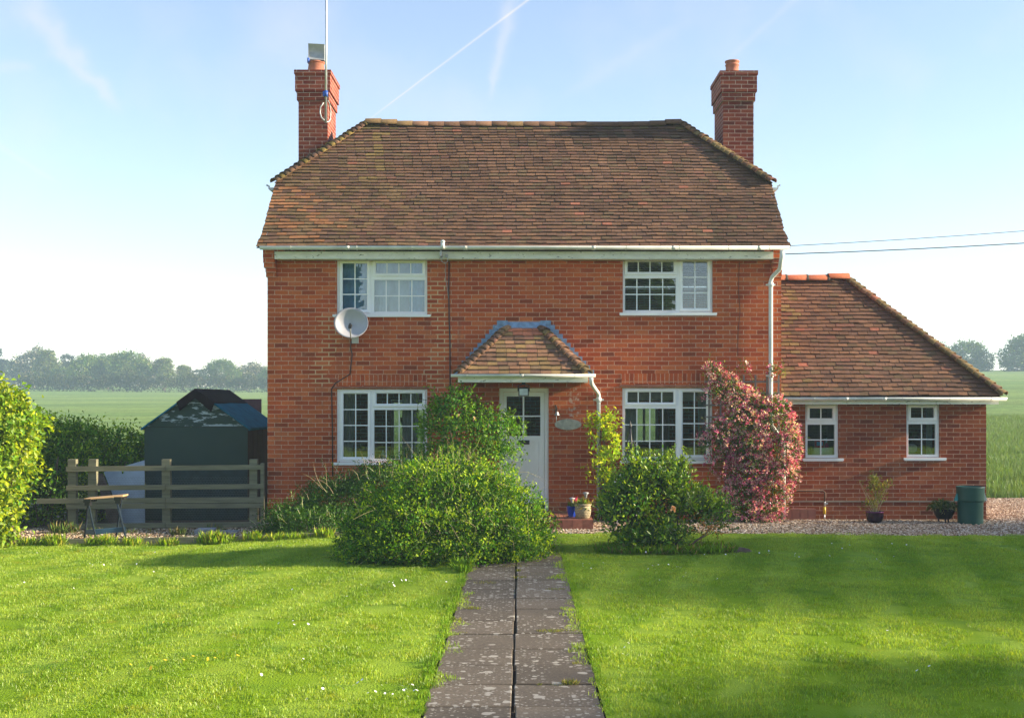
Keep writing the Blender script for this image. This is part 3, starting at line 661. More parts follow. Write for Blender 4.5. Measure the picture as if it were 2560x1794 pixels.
def bonnet(mb, P, ax, r0, r1, ln, col, up=Vector((0, 0, 1)), n=7, t=.014, lift=.0, spread=1.15):
    """half-round tile: small end at P, flaring along ax"""
    ax = Vector(ax).normalized(); s = ax.cross(up).normalized(); u = s.cross(ax).normalized(); mb.col = col
    rings = []
    for (q, r) in ((0, r0), (1, r1)):
        c = Vector(P)+ax*ln*q+u*(lift*q); o_ = []; i_ = []
        for k in range(n+1):
            a = math.pi*k/n; cs, sn = math.cos(a)*spread, math.sin(a)
            o_.append(mb.V(c+s*cs*r+u*(sn*r-.25*r))); i_.append(mb.V(c+s*cs*(r-t)+u*(sn*(r-t)-.25*r)))
        rings.append((o_, i_))
    (a, ai), (b, bi) = rings
    sm = mb.smooth; mb.smooth = True
    for k in range(n): mb.face((a[k], a[k+1], b[k+1], b[k])); mb.face((ai[k+1], ai[k], bi[k], bi[k+1]))
    mb.smooth = False
    for k in range(n): mb.face((b[k], b[k+1], bi[k+1], bi[k]))
    mb.face((a[0], b[0], bi[0], ai[0])); mb.face((a[n], ai[n], bi[n], b[n])); mb.smooth = sm
def hipline(mb, A, B, n, kind, r=(.058, .082), k=1.0):
    """bonnet tiles down a hip from A (top) to B (bottom)"""
    A = Vector(A); B = Vector(B); d = (B-A).normalized(); L_ = (B-A).length
    for i in range(n):
        P = A+(B-A)*((i)/n)-d*.05
        c = np.array(tcol('bon', 0, 0))*rs.uniform(.8, 1.35)*k
        if kind == 'moss' and rs.rand() < .35: c = np.array((.25, .18, .055))*rs.uniform(.7, 1.1)
        if kind == 'moss2' and rs.rand() < .35: c = np.array((.18, .13, .06))*rs.uniform(.7, 1.2)
        if kind == 'warm' and rs.rand() < .5: c = np.array((.26, .155, .085))*rs.uniform(.7, 1.2)
        bonnet(mb, P+Vector((0, rs.uniform(-.006, .006), rs.uniform(-.004, .008))), d, r[0], r[1]*rs.uniform(.93, 1.07), L_/n*1.35, tuple(c), lift=.018, spread=1.3)
sv = Vector((0, RIDGE_Y-EAVE_Y, RIDGE_Z-EAVE_Z)); SL = sv.length; svn = sv.normalized()
HL, HR = -4.36, 4.51      # verges
RX0, RX1 = -2.92, 3.08
vh = (HIPZ-EAVE_Z)/svn.z
def um(v):
    if v < vh: return HL-.05*max(0, 1-v/.5)**2
    return HL+(RX0-HL)*min(1, (v-vh)/(SL-vh))
def uM(v):
    if v < vh: return HR+.04*max(0, 1-v/.5)**2
    return HR+(RX1-HR)*min(1, (v-vh)/(SL-vh))
rb = MB(); rows = int(SL/.1)
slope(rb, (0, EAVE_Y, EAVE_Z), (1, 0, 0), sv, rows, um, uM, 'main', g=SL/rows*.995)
slope(rb, (0, 2*RIDGE_Y-EAVE_Y, EAVE_Z), (1, 0, 0), (0, -sv.y, sv.z), rows, um, uM, 'x', g=SL/rows*.995, w=.5)
# half hips
for xo, xi in ((HL, RX0), (HR, RX1)):
    hv = Vector((xi-xo, 0, RIDGE_Z-HIPZ)); hl = hv.length; n = int(hl/.1)
    slope(rb, (xo, RIDGE_Y, HIPZ), (0, 1, 0), hv, n, lambda v: -(HIPY1-HIPY0)/2*(1-v/hl), lambda v: (HIPY1-HIPY0)/2*(1-v/hl), 'main' if xo < 0 else 'x', g=hl/n)
for (xo, xi, kd) in ((HL, RX0, 'moss'), (HR, RX1, 'moss2')):
    hipline(rb, (xi, RIDGE_Y, RIDGE_Z+.02), (xo-.02*np.sign(xo)*-1, HIPY0-.04, HIPZ+.03), 21, kd)
    hipline(rb, (xi, RIDGE_Y, RIDGE_Z+.02), (xo, HIPY1, HIPZ+.03), 21, kd)
# ridge tiles
n = 20; k0 = RX0-.02; kl = (RX1-RX0+.04)/n
for i in range(n):
    c = np.array((.135, .078, .050))*rs.uniform(.7, 1.4)
    if i < 3 or rs.rand() < .2: c = np.array((.17, .115, .055))*rs.uniform(.8, 1.1)
    end = .05*sstep(2.5, 0, i)+.05*sstep(n-3, n, i)
    bonnet(rb, (k0+kl*i, RIDGE_Y, RIDGE_Z-.035+rs.uniform(-.006, .006)+end), (1, 0, rs.uniform(-.012, .012)), .115, .118, kl*.99, tuple(c), n=8, spread=1.1)
roof = rb.build('roof', M['tile'], house)

# gutter, fascia
GY, GZ = -.40, 4.565
def gutter(x0, x1, y, z, r, name, brackets, par=house, joints=()):
    m_ = MB(); pts = []
    n = 8
    def prof(x, rr): return [(x, y+rr*math.cos(math.pi+math.pi*k/n)*1.0, z+rr*math.sin(math.pi+math.pi*k/n)*1.0) for k in range(n+1)]
    segs = [(x0, x1, r)]+[(j-.03, j+.03, r+.006) for j in joints]
    for (a, b, rr) in segs:
        A = [m_.V(p) for p in prof(a, rr)]; B = [m_.V(p) for p in prof(b, rr)]; Ai = [m_.V(p) for p in prof(a, rr-.004)]; Bi = [m_.V(p) for p in prof(b, rr-.004)]
        m_.smooth = True
        for k in range(n): m_.face((A[k], B[k], B[k+1], A[k+1])); m_.face((Ai[k+1], Bi[k+1], Bi[k], Ai[k]))
        m_.smooth = False
        m_.face((A[0], Ai[0], Bi[0], B[0])); m_.face((A[n], B[n], Bi[n], Ai[n])); m_.face(A); m_.face(B[::-1])
    o = m_.build(name, M['gutter'], par)
    for x in brackets:
        b_ = MB(); m2 = prof(x, r+.004)
        b_.tube([(x, p[1], p[2]) for p in m2], .006, 4); b_.box(x-.008, x+.008, y+r, y+r+.05, z-.05, z-.005); b_.build('bracket', M['gutter'], o)
    return o
gutter(px(650, 20.0), px(1972, 20.0), GY, GZ+.03, .058, 'gutter', [W(739), W(900), W(1035), W(1170), W(1320), W(1440), W(1560), W(1690), W(1810), W(1910)], joints=[W(878), W(1166), W(1480), W(1675), W(1885)])
m_ = MB(); m_.box(-4.112, 4.272, -.235, -.21, 4.405, 4.53); m_.build('fascia', M['fascia'], house)
m_ = MB(); m_.box(-4.112, 4.272, -.209, -.001, 4.407, 4.425); m_.build('soffit', M['fascia'], house)
# white pipe end stub and junction over the fascia (cable bracket)
st = thing('cable_junction', 'small white capped bracket with cable loops on the front gutter', 'cable bracket', (W(1107), -.46, 4.55))
m_ = MB(); X = px(1107, 19.95); m_.tube([(X, -.475, 4.545), (X, -.475, 4.66)], .033, 10); m_.lathe((X, -.475, 4.66), [(.038, -.01), (.038, .012), (.02, .028)], 12); m_.build('cap', M['gutter'], st)
m_ = MB(); m_.box(X-.05, X-.02, -.43, -.24, 4.43, 4.52); m_.box(X+.03, X+.07, -.30, -.24, 4.42, 4.47); m_.tube([(X-.03, -.26, 4.44), (X-.03, -.27, 4.36), (X+.02, -.26, 4.33), (X+.07, -.25, 4.36), (X+.06, -.25, 4.43)], .006, 5); m_.build('loop', M['greymetal'], st)
# main downpipe on the right
def downpipe(pts, r, collars, par=house, mat=None):
    m_ = MB(); m_.tube(pts, r, 12); o = m_.build('downpipe', mat or M['gutter'], par)
    for c in collars: c_ = MB(); c_.lathe(c, [(r+.003, -.035), (r+.012, -.03), (r+.012, .03), (r+.003, .035)], 12); c_.box(c[0]-r-.045, c[0]+r+.045, c[1]+r*.2, c[1]+r*.2+.015, c[2]-.014, c[2]+.014); c_.build('collar', M['gutter'], o)
dx = W(1925)
downpipe([(px(1955, 20.0), GY, 4.53), (px(1955, 20.0), GY, 4.43), (px(1953, 20.0), GY+.01, 4.36), (dx+.12, -.22, 4.24), (dx+.02, -.08, 4.12), (dx, -.06, 4.05), (dx, -.06, 1.75), (dx+.01, -.06, 1.6), (dx+.20, -.06, 1.35), (dx+.215, -.06, 1.2), (dx+.215, -.06, .02)], .036, [(dx, -.06, 3.99), (dx, -.06, 2.45), (dx+.215, -.06, .8)])

# verge ends of the side gutters (half hip)
for s_, X in ((-1, HL), (1, HR)):
    m_ = MB(); n = 8; y0, y1 = HIPY0-.0, HIPY1; r = .06; cx, cz = X+s_*.065, HIPZ-.06
    A = [m_.V((cx+r*math.cos(math.pi+math.pi*k/n), y0, cz+r*math.sin(math.pi+math.pi*k/n)*.9)) for k in range(n+1)]
    B = [m_.V((cx+r*math.cos(math.pi+math.pi*k/n), y1, cz+r*math.sin(math.pi+math.pi*k/n)*.9)) for k in range(n+1)]
    for k in range(n): m_.face((A[k], B[k], B[k+1], A[k+1]))
    m_.face(A[::-1]); m_.face(B); m_.box(X-.02 if s_ > 0 else X+.005, X-.005 if s_ > 0 else X+.02, y0+.02, y1, HIPZ-.19, HIPZ-.03)
    m_.bar((cx+s_*.04, y0+.05, cz+.02), (cx+s_*.10, y0+.05, cz+.055), .01, .03)
    m_.build('side_gutter', M['gutter'] if s_ > 0 else M['greymetal'], house)

# ------------------------------------------------------------------ chimneys
def chimney(x0, x1, y0, y1, z0, zt):
    ch = thing('chimney', None, None, ((x0+x1)/2, (y0+y1)/2, z0)); ch.parent = house
    m_ = MB(); zc = zt-.075*7.4
    m_.box(x0, x1, y0, y1, z0, zc); o = .028
    m_.box(x0-o, x1+o, y0-o, y1+o, zc, zc+.075*2.2); o = .055
    m_.box(x0-o, x1+o, y0-o, y1+o, zc+.075*2.2, zt-.075); o = .072
    m_.box(x0-o, x1+o, y0-o, y1+o, zt-.075, zt)
    m_.build('stack', M['brick_chim'], ch)
    f = MB(); f.hexa([(x0+.02, y0+.05, zt), (x1-.02, y0+.05, zt), (x1-.02, y1-.05, zt), (x0+.02, y1-.05, zt), (x0+.12, y0+.2, zt+.05), (x1-.12, y0+.2, zt+.05), (x1-.12, y1-.2, zt+.05), (x0+.12, y1-.2, zt+.05)]); f.build('flaunching', M['cement'], ch)
    return ch
cl = chimney(-4.138, -3.592, 2.1, 3.1, 5.5, 8.21)
m_ = MB(); pc = (-3.872, 2.5, 8.235); m_.lathe(pc, [(.172, -.02), (.165, .06), (.146, .20), (.150, .215), (.163, .22), (.163, .245), (.13, .245), (.125, .1)], 22, cap=False); pot = m_.build('pot', M['terra'], cl)
m_ = MB()   # H-shaped cowl: two curved plates
cx, cy, cz = pc[0]+.02, pc[1], pc[2]+.26
for s_ in (-1, 1):
    prev = None; n = 8
    for k in range(n+1):
        z = cz+.30*k/n; bow = .055*math.sin(math.pi*k/n)
        a = (cx-.155+.0*s_, cy+s_*(.12-bow), z+.008); b = (cx+.155, cy+s_*(.12-bow), z-.008)
        if prev:
            m_.smooth = True; m_.quad(prev[0], prev[1], b, a); e = Vector((0, .008*s_, 0)); m_.quad(Vector(prev[1])+e, Vector(prev[0])+e, Vector(a)+e, Vector(b)+e); m_.smooth = False
        prev = (a, b)
m_.box(cx-.155, cx-.142, cy-.115, cy+.115, cz-.01, cz+.29); m_.box(cx+.142, cx+.155, cy-.115, cy+.115, cz-.01, cz+.29)
m_.tube([(cx, cy, cz-.06), (cx, cy, cz+.02)], .09, 12); m_.build('cowl', M['greymetal'], cl)
m_ = MB(); m_.tube([(cx-.15, cy-.13, cz-.06), (cx-.15, cy-.13, cz+.03)], .022, 8); m_.build('clamp', M['blue'], cl)
cr = chimney(3.825, 4.395, 2.1, 3.1, 5.5, 8.195)
m_ = MB(); m_.lathe((4.055, 2.45, 8.21), [(.145, -.02), (.125, .10), (.122, .18), (.135, .19), (.135, .20), (.122, .205), (.122, .24), (.138, .25), (.138, .275), (.105, .275), (.10, .1)], 22, cap=False); m_.build('pot', M['terra'], cr)
m_ = MB(); m_.lathe((4.02, 2.85, 8.20), [(.12, -.02), (.105, .10), (.105, .14), (.12, .15), (.12, .19), (.09, .19), (.09, .1)], 20, cap=False); m_.build('pot', M['terra'], cr)
m_ = MB(); m_.box(3.90, 3.97, 2.04, 2.10, 6.55, 6.68); m_.box(3.80, 4.10, 2.06, 2.098, 6.38, 6.56); m_.build('chimney_flashing', M['cement'], cr)
# antenna mast
an = thing('antenna_mast', 'tall thin white aerial pole strapped to the chimney with the cowl', 'antenna pole', (-3.605, 2.04, 7.2))
m_ = MB(); m_.tube([(-3.605, 1.98, 7.2), (-3.60, 1.98, 8.9), (-3.60, 1.98, 10.7)], [.022, .02, .018], 10); m_.build('pole', M['galv'], an)
m_ = MB(); m_.tube([(-3.603, 1.98, 7.69), (-3.603, 1.98, 7.80)], .036, 10); m_.box(-3.66, -3.63, 1.96, 2.0, 7.70, 7.79); m_.build('strap', M['blue'], an)
m_ = MB(); m_.tube([(-3.605, 1.995, 7.22), (-3.70, 2.05, 7.32), (-3.73, 2.07, 7.42), (-3.72, 2.07, 7.52), (-3.66, 2.05, 7.60)], .014, 5); m_.tube([(-3.605, 1.995, 7.22), (-3.575, 2.12, 7.26), (-3.575, 2.3, 7.35), (-3.575, 2.35, 7.5), (-3.575, 2.2, 7.62), (-3.59, 2.08, 7.66)], .014, 5); m_.build('bracket', M['greymetal'], an)

# ------------------------------------------------------------------ porch
porch = thing('porch_roof', None, None, (.06, -.4, 2.44)); porch.parent = house
PXL, PXR = -1.01, 1.13; PY = -.82; PZ = 2.44; PT = 3.25; TL, TR = -.215, .385
rb = MB(); pv = Vector((0, -PY-.02, PT-PZ)); pl = pv.length; n = 11
slope(rb, (0, PY, PZ), (1, 0, 0), pv, n, lambda v: PXL+(TL-PXL)*v/pl, lambda v: PXR+(TR-PXR)*v/pl, 'porch', g=pl/n)
for xo, xi in ((PXL, TL), (PXR, TR)):
    hv = Vector((xi-xo, 0, PT-PZ)); hl = hv.length; nn = int(hl/.1)
    slope(rb, (xo, 0, PZ), (0, 1, 0), hv, nn, lambda v: PY*(1-v/hl), lambda v: 0, 'porch', g=hl/nn)
hipline(rb, (TL, -.03, PT), (PXL, PY, PZ+.02), 12, 'warm', k=1.4, r=(.055, .080)); hipline(rb, (TR, -.03, PT), (PXR, PY, PZ+.02), 12, 'moss2', k=1.3, r=(.055, .085))
rb.build('porch_tiles', M['tile'], porch)
m_ = MB()    # stepped lead flashing on the wall
m_.hexa([(TL-.02, -.05, PT-.0), (TR+.02, -.05, PT-.0), (TR+.06, -.006, PT-.02), (TL-.06, -.006, PT-.02), (TL-.02, -.04, PT+.03), (TR+.02, -.04, PT+.03), (TR+.08, -.006, PT+.115), (TL-.08, -.006, PT+.115)])
for side, xt in ((-1, W(1244.2)), (1, W(1375.8))):
    for i in range(12):
        xa = xt+side*.0665*i; za = 3.387-.0762*i; xb = xt+side*.0665*(i+1); zb = za-.0762
        pts = [(xa+side*.012, za), (xa-side*.17, za), (xa-side*.17, zb-.02), (xb-side*.055, zb-.002)]
        f_ = [m_.V((p[0], -.010, p[1])) for p in (pts if side > 0 else pts[::-1])]; g_ = [m_.V((p[0], -.0015, p[1])) for p in (pts if side > 0 else pts[::-1])]
        m_.face(f_)
        for k in range(4): m_.face((f_[k], g_[k], g_[(k+1) % 4], f_[(k+1) % 4]))
m_.build('flashing', M['lead'], porch)
m_ = MB(); m_.box(-1.0, 1.125, PY-.005, PY+.018, PZ-.115, PZ-.01); m_.box(-1.0, -.98, PY+.019, -.002, PZ-.115, PZ-.01); m_.box(1.105, 1.125, PY+.019, -.002, PZ-.115, PZ-.01); m_.build('porch_fascia', M['fascia'], porch)
m_ = MB(); m_.box(-.979, 1.104, PY+.02, -.002, PZ-.10, PZ-.08); m_.build('porch_soffit', simple('dark_soffit', (.16, .11, .07), .9), porch)
gutter(px(1127, 19.5), px(1489, 19.5), PY-.07, PZ+.015, .050, 'porch_gutter', [px(1167, 19.5), px(1306, 19.5), px(1437, 19.5)], par=porch, joints=[px(1304, 19.5)])
X = px(1478, 19.5); x2 = W(1496)
m_ = MB(); m_.tube([(X, PY-.07, PZ-.03), (X, PY-.07, PZ-.09), (X+.01, PY-.05, PZ-.14), (x2-.05, -.25, PZ-.25), (x2-.01, -.10, PZ-.29), (x2, -.06, PZ-.33), (x2, -.06, PZ-.40), (x2, -.06, .02)], .034, 12); pd = m_.build('porch_downpipe', M['gutter'], porch)
m_ = MB(); m_.lathe((x2, -.06, PZ-.40), [(.036, -.04), (.048, -.03), (.048, .03), (.036, .04)], 12); m_.box(x2-.09, x2+.09, -.045, -.03, PZ-.415, PZ-.385); m_.build('collar', M['gutter'], pd)

# ------------------------------------------------------------------ extension
eb = MB(); EX0, EX1 = XR+.001, px(2465.6, ED); EZ = 2.09; EYB = 4.9
eh = [(w['fr'][0], w['fr'][1], w['fr'][2], EZ-.001 if w['fr'][3] > 1.95 else w['fr'][3]) for w in WEXT]
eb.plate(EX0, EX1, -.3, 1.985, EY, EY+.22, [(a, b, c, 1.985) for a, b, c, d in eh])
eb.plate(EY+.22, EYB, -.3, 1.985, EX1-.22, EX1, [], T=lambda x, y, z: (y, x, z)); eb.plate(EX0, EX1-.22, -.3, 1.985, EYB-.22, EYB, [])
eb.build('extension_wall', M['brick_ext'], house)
m_ = MB(); m_.box(EX0, EX1-.02, EY-.008, EY-.0005, .275, .30); m_.build('damp_course', simple('mortar_band', (.30, .26, .20), .9), house)
names = ['white framed extension window with basket on its ledge', 'white framed extension window with cushion behind it']
for w, nm in zip(WEXT, names):
    w['fr'] = (w['fr'][0], w['fr'][1], w['fr'][2], 1.983); window(w, EY, nm)
ib = MB(); ib.box(EX0+.01, EX1-.25, EY+.24, EYB-.25, -.05, .05); ib.box(EX0+.01, EX1-.25, EY+.24, EYB-.25, 2.0, 2.03); ib.build('interior_floor', M['innerfloor'], house)
ib = MB(); ib.box(5.85, 5.93, EY+.24, EYB-.25, .051, 1.999); ib.box(EX0+.01, 5.849, 3.0, 3.08, .051, 1.999); ib.build('interior_partition', M['inner'], house)
XH = 8.23; XRr = 6.16; EEY = .05; EEZ = 2.10; ERY = 2.1; ERZ = 4.30
ev = Vector((0, ERY-EEY, ERZ-EEZ)); el = ev.length; n = int(el/.1)
rb = MB(); slope(rb, (0, EEY, EEZ), (1, 0, 0), ev, n, lambda v: XR+.004, lambda v: XH+(XRr-XH)*v/el, 'ext', g=el/n)
slope(rb, (0, 2*ERY-EEY, EEZ), (1, 0, 0), (0, -ev.y, ev.z), n, lambda v: XR+.004, lambda v: XH+(XRr-XH)*v/el, 'x', g=el/n, w=.5)
hv = Vector((XRr-XH, 0, ERZ-EEZ)); hl = hv.length; nn = int(hl/.1)
slope(rb, (XH, ERY, EEZ), (0, 1, 0), hv, nn, lambda v: -(ERY-EEY)*(1-v/hl), lambda v: (ERY-EEY)*(1-v/hl), 'x', g=hl/nn)
hipline(rb, (XRr, ERY, ERZ), (XH+.03, EEY-.03, EEZ+.02), 29, 'moss2', r=(.058, .086)); hipline(rb, (XRr, ERY, ERZ), (XH, 2*ERY-EEY, EEZ+.02), 29, 'x')
kl = (XRr-XR)/4.35
for i in range(-1, 4):
    x = XRr+.02-kl*(4-i)
    if x < XR+.01: x = XR+.01
    e = XRr+.02-kl*(3-i); bonnet(rb, (x, ERY, ERZ+.0+(.03 if i == 3 else 0)), (1, 0, .01), .115, .118, e-x-.006, tuple(np.array((.38, .12, .062))*rs.uniform(.85, 1.1)), n=8, spread=1.1)
    if i >= 0: bonnet(rb, (x-.02, ERY, ERZ+.004), (1, 0, 0), .121, .121, .03, (.06, .06, .05), n=8, spread=1.1)
rb.build('extension_roof', M['tile'], house)
gutter(XR+.03, px(2518, 20.35), EEY-.06, EEZ-.02, .055, 'extension_gutter', [5.0, 5.7, 6.5, 7.3, 8.0], joints=[5.55, 6.2])
m_ = MB(); m_.box(XR+.01, px(2497, 20.45), EEY+.005, EEY+.03, 1.965, 2.085); m_.build('extension_fascia', M['fascia'], house)
m_ = MB(); m_.box(XR+.01, px(2495, 20.45), EEY+.031, EY-.001, 1.97, 1.984); m_.build('extension_soffit', M['fascia'], house)
# ------------------------------------------------------------------ things seen through the windows
def cloth(name, x0, x1, z0, z1, y, amp, waves, mat, label, cat='curtain', pinch=0, slant=0, group=None):
    m_ = MB(); nx = int(waves*8); nz = 8; m_.smooth = True; idx = {}
    for back in (0, 1):
        for j in range(nz+1):
            for i in range(nx+1):
                s_ = i/nx; t_ = j/nz; x = x0+(x1-x0)*s_*(1-pinch*(1-t_))+slant*(1-t_)
                idx[back, j, i] = m_.V((x, y+amp*math.sin(s_*waves*6.283+.5*math.sin(t_*3))*(.6+.4*(1-t_))+back*.006, z0+(z1-z0)*t_))
        for j in range(nz):
            for i in range(nx):
                q = (idx[back, j, i], idx[back, j, i+1], idx[back, j+1, i+1], idx[back, j+1, i]); m_.face(q if not back else q[::-1])
    o = m_.build(name, mat, base=((x0+x1)/2, y, z0)); return tag(o, label, cat, group)
M['curt_blue'] = simple('pale_blue_curtain', (.34, .62, .92), .9, var=.25, scale=5); M['curt_white'] = simple('white_curtain', (.68, .80, .92), .9, var=.15)
M['curt_grey'] = simple('grey_green_curtain', (.42, .44, .40), .9, var=.3, scale=6); M['bamboo'] = simple('bamboo_blind', (.46, .38, .26), .8, var=.3, stretch=(.3, 1, 14)); M['slat'] = simple('blind_slat', (.34, .30, .24), .6); M['dslat'] = simple('dark_blind_slat', (.055, .055, .055), .5)
w = WIN[0]['fr']
cloth('curtain', w[0]+.02, w[0]+.62, 3.3, 4.4, .205, .02, 5, M['curt_blue'], 'pale blue curtain drawn across the left casement of the upper left window', pinch=.1)
cloth('curtain', w[0]+.60, w[1]-.28, 3.3, 4.4, .25, .012, 4, M['curt_white'], 'thin white patterned curtain across the wide pane of the upper left window')
cloth('curtain', w[0]+.66, w[0]+.95, 3.3, 4.4, .175, .012, 3, M['curt_white'], 'slanting white curtain edge gathered beside the mullion of the upper left window', slant=-.0, pinch=.5)
cloth('curtain', w[1]-.32, w[1]+.02, 3.3, 4.4, .19, .018, 4, M['curt_blue'], 'pale blue curtain hanging at the right end of the upper left window')
w = WIN[2]['fr']
m_ = MB()
for i in range(26):
    z = 3.46+i*.038; m_.hexa([(w[0]+.02, .20, z), (w[1]-.02, .20, z), (w[1]-.02, .225, z+.022), (w[0]+.02, .225, z+.022), (w[0]+.02, .20, z+.002), (w[1]-.02, .20, z+.002), (w[1]-.02, .225, z+.024), (w[0]+.02, .225, z+.024)])
for x in (.25, .5, .75): m_.box(w[0]+(w[1]-w[0])*x-.004, w[0]+(w[1]-w[0])*x+.004, .19, .195, 3.44, 4.42)
m_.box(w[0]+.02, w[1]-.02, .19, .23, 4.36, 4.43)
tag(m_.build('window_blind', M['slat'], base=((w[0]+w[1])/2, .21, 3.44)), 'beige slatted blind lowered inside the upper window above the pink climber', 'blind')
w = WIN[3]['fr']
m_ = MB()
for i in range(8): m_.box(w[0]+.03, w[1]-.03, .20-.002*i, .21-.002*i, 2.205-.022*(i+1), 2.203-.022*i)
tag(m_.build('roller_blind', M['bamboo'], base=((w[0]+w[1])/2, .2, 2.03)), 'short bamboo blind rolled up at the top of the lower right window', 'blind')
cloth('curtain', w[0]+.03, w[0]+.30, .8, 2.2, .30, .03, 3, M['curt_grey'], 'grey curtain tied back at the left end of the lower right window', slant=-.0, pinch=.25)
cloth('curtain', w[1]-.20, w[1]+.02, .8, 2.2, .30, .02, 3, M['curt_grey'], 'narrow grey curtain at the right end of the lower right window beside the climber')
cloth('curtain', 2.95, 3.15, .85, 2.1, YB-.4, .02, 3, M['curt_grey'], 'curtain beside the far rear window seen through the lower right window')
def chair_back(x, lab):
    t = thing('dining_chair', lab, 'chair', (x, 1.15, .15), 'dining chairs seen through the lower right window')
    m_ = MB(); m_.col = (1, 1, 1); n = 12; w_ = .21; zt = 1.13
    P = [(x-w_+2*w_*k/n, 1.0, zt-.10+.12*math.sin(math.pi*k/n)) for k in range(n+1)]
    for a, b in zip(P, P[1:]): m_.hexa([(a[0], 1.0, .98), (b[0], 1.0, .98), (b[0], 1.03, .98), (a[0], 1.03, .98), a, b, (b[0], 1.03, b[2]), (a[0], 1.03, a[2])])
    m_.build('backrest', M['chairwood'], t)
    for s_ in (-1, 1): q = MB(); q.bar((x+s_*(w_-.02), 1.015, .15), (x+s_*(w_-.02), 1.015, 1.0), .035, .035, (0, 1, 0)); q.build('leg', M['chairwood'], t)
    q = MB(); q.box(x-w_, x+w_, 1.031, 1.43, .57, .61); q.build('seat', M['chairwood'], t)
    for s_ in (-1, 1): q = MB(); q.bar((x+s_*(w_-.03), 1.40, .15), (x+s_*(w_-.03), 1.40, .57), .035, .035, (0, 1, 0)); q.build('leg', M['chairwood'], t)
M['chairwood'] = simple('chair_pine', (.55, .33, .14), .5, var=.2)
chair_back(W(1500+395/2.774)*1.05, 'wooden dining chair with arched back behind the wide pane, left one of two')
chair_back(W(1500+598/2.774)*1.05, 'wooden dining chair with arched back behind the narrow casement, right one of two')
w = WIN[1]['fr']
cloth('curtain', w[0]+.06, w[0]+.26, .8, 2.2, .34, .025, 3, M['curt_grey'], 'grey curtain at the left end of the lower left window', pinch=.2)
cloth('curtain', -2.02, -1.72, .8, 2.2, .30, .03, 4, M['curt_grey'], 'grey green curtain at the right end of the lower left window behind the rose leaves', pinch=.2)
cloth('curtain', -2.02, -1.93, .5, 2.1, YB-.35, .012, 2, M['curt_white'], 'white curtain beside the rear garden door seen through the lower left window')
lp = thing('table_lamp', 'black goblet shaped lamp on thin stem standing inside the lower left window', 'lamp', (W(1012), .6, .8))
X = W(1012)*1.03; m_ = MB(); m_.lathe((X, .6, 1.55), [(.012, 0), (.03, .02), (.055, .07), (.078, .13), (.085, .185), (.078, .185), (.03, .05)], 18, cap=False); m_.build('lamp_shade', M['black'], lp)
m_ = MB(); m_.tube([(X, .6, .86), (X, .6, 1.56)], .010, 8); m_.lathe((X, .6, .82), [(.09, 0), (.09, .015), (.02, .04)], 18); m_.build('stem', M['black'], lp)
t = thing('side_table', 'plain wooden table inside the lower left window carrying the lamp', 'table', (-2.1, .6, .14)); m_ = MB(); m_.box(-2.9, -1.75, .42, .80, .79, .815); m_.build('table_top', M['chairwood'], t)
for a in (-2.86, -1.79):
    for b in (.45, .77): m_ = MB(); m_.box(a-.02, a+.02, b-.02, b+.02, .14, .789); m_.build('leg', M['chairwood'], t)
m_ = MB(); m_.box(-2.40, -2.34, .46, .52, .816, 1.12); m_.lathe((-2.37, .49, 1.12), [(.03, 0), (.012, .03), (.012, .05)], 10); tag(m_.build('candle_box', M['curt_white'], base=(-2.37, .49, .816)), 'small pale upright box on the table inside the lower left window', 'box')
m_ = MB(); m_.hexa([(-2.93+.0, .50, .816), (-2.72, .50, .816), (-2.72, .53, .816), (-2.93, .53, .816), (-2.95, .56, .99), (-2.70, .56, .99), (-2.70, .58, .99), (-2.95, .58, .99)]); tag(m_.build('picture_stand', M['black'], base=(-2.83, .52, .816)), 'dark tilted panel on the table behind the left casement of the lower window', 'frame')
m_ = MB(); m_.box(-2.18, -2.02, .5, .6, .816, .95); tag(m_.build('storage_box', M['board'], base=(-2.1, .55, .816)), 'small brown box on the table inside the lower left window by the lamp', 'box')
# extension windows
D2 = ED+.12
def ex(x, y, D=D2): a, b = zw(x, y); return px(a, D), pz(b, D)
Y = EY+.12+.08
w = WEXT[0]['fr']; m_ = MB()
for i in range(40):
    z = .98+i*.026
    if z < 1.95: m_.hexa([(w[0]+.03, Y+.20, z), (w[1]-.10, Y+.20, z), (w[1]-.10, Y+.218, z+.012), (w[0]+.03, Y+.218, z+.012), (w[0]+.03, Y+.20, z+.002), (w[1]-.10, Y+.20, z+.002), (w[1]-.10, Y+.218, z+.014), (w[0]+.03, Y+.218, z+.014)])
tag(m_.build('window_blind', M['dslat'], base=(w[0]+.3, Y+.2, .98)), 'dark slatted blind inside the extension window beside the pink climber', 'blind')
x0, zb = ex(330, 578); x1, zt = ex(528, 512); bk = thing('wicker_basket', 'white wicker basket on the ledge of the extension window by the climber', 'basket', ((x0+x1)/2, Y, zb))
m_ = MB(); n = 6; m_.plate(x0, x1, zb, zt, Y-.005, Y+.002)
for k in range(n):
    z = zb+(zt-zb)*(k+.5)/n; m_.tube([(x0+.002*(k % 2), Y-.012, z), (x1, Y-.012, z)], .0068, 6)
for k in range(12):
    x = x0+(x1-x0)*(k+.5)/12; m_.tube([(x, Y-.016, zb), (x, Y-.016, zt)], .004, 5)
m_.box(x0, x0+.006, Y, Y+.16, zb, zt); m_.box(x1-.006, x1, Y, Y+.16, zb, zt); m_.box(x0, x1, Y+.16, Y+.166, zb, zt); m_.box(x0, x1, Y+.003, Y+.159, zb, zb+.008); m_.tube([(x0, Y-.008, zt), (x1, Y-.008, zt)], .010, 6); m_.build('body', M['curt_white'], bk)
xa, za = ex(345, 430); xb, _ = ex(440, 430); pk = thing('soap_packet', 'red packet with blue patch standing in the white basket', 'packet', ((xa+xb)/2, Y+.05, zb+.01))
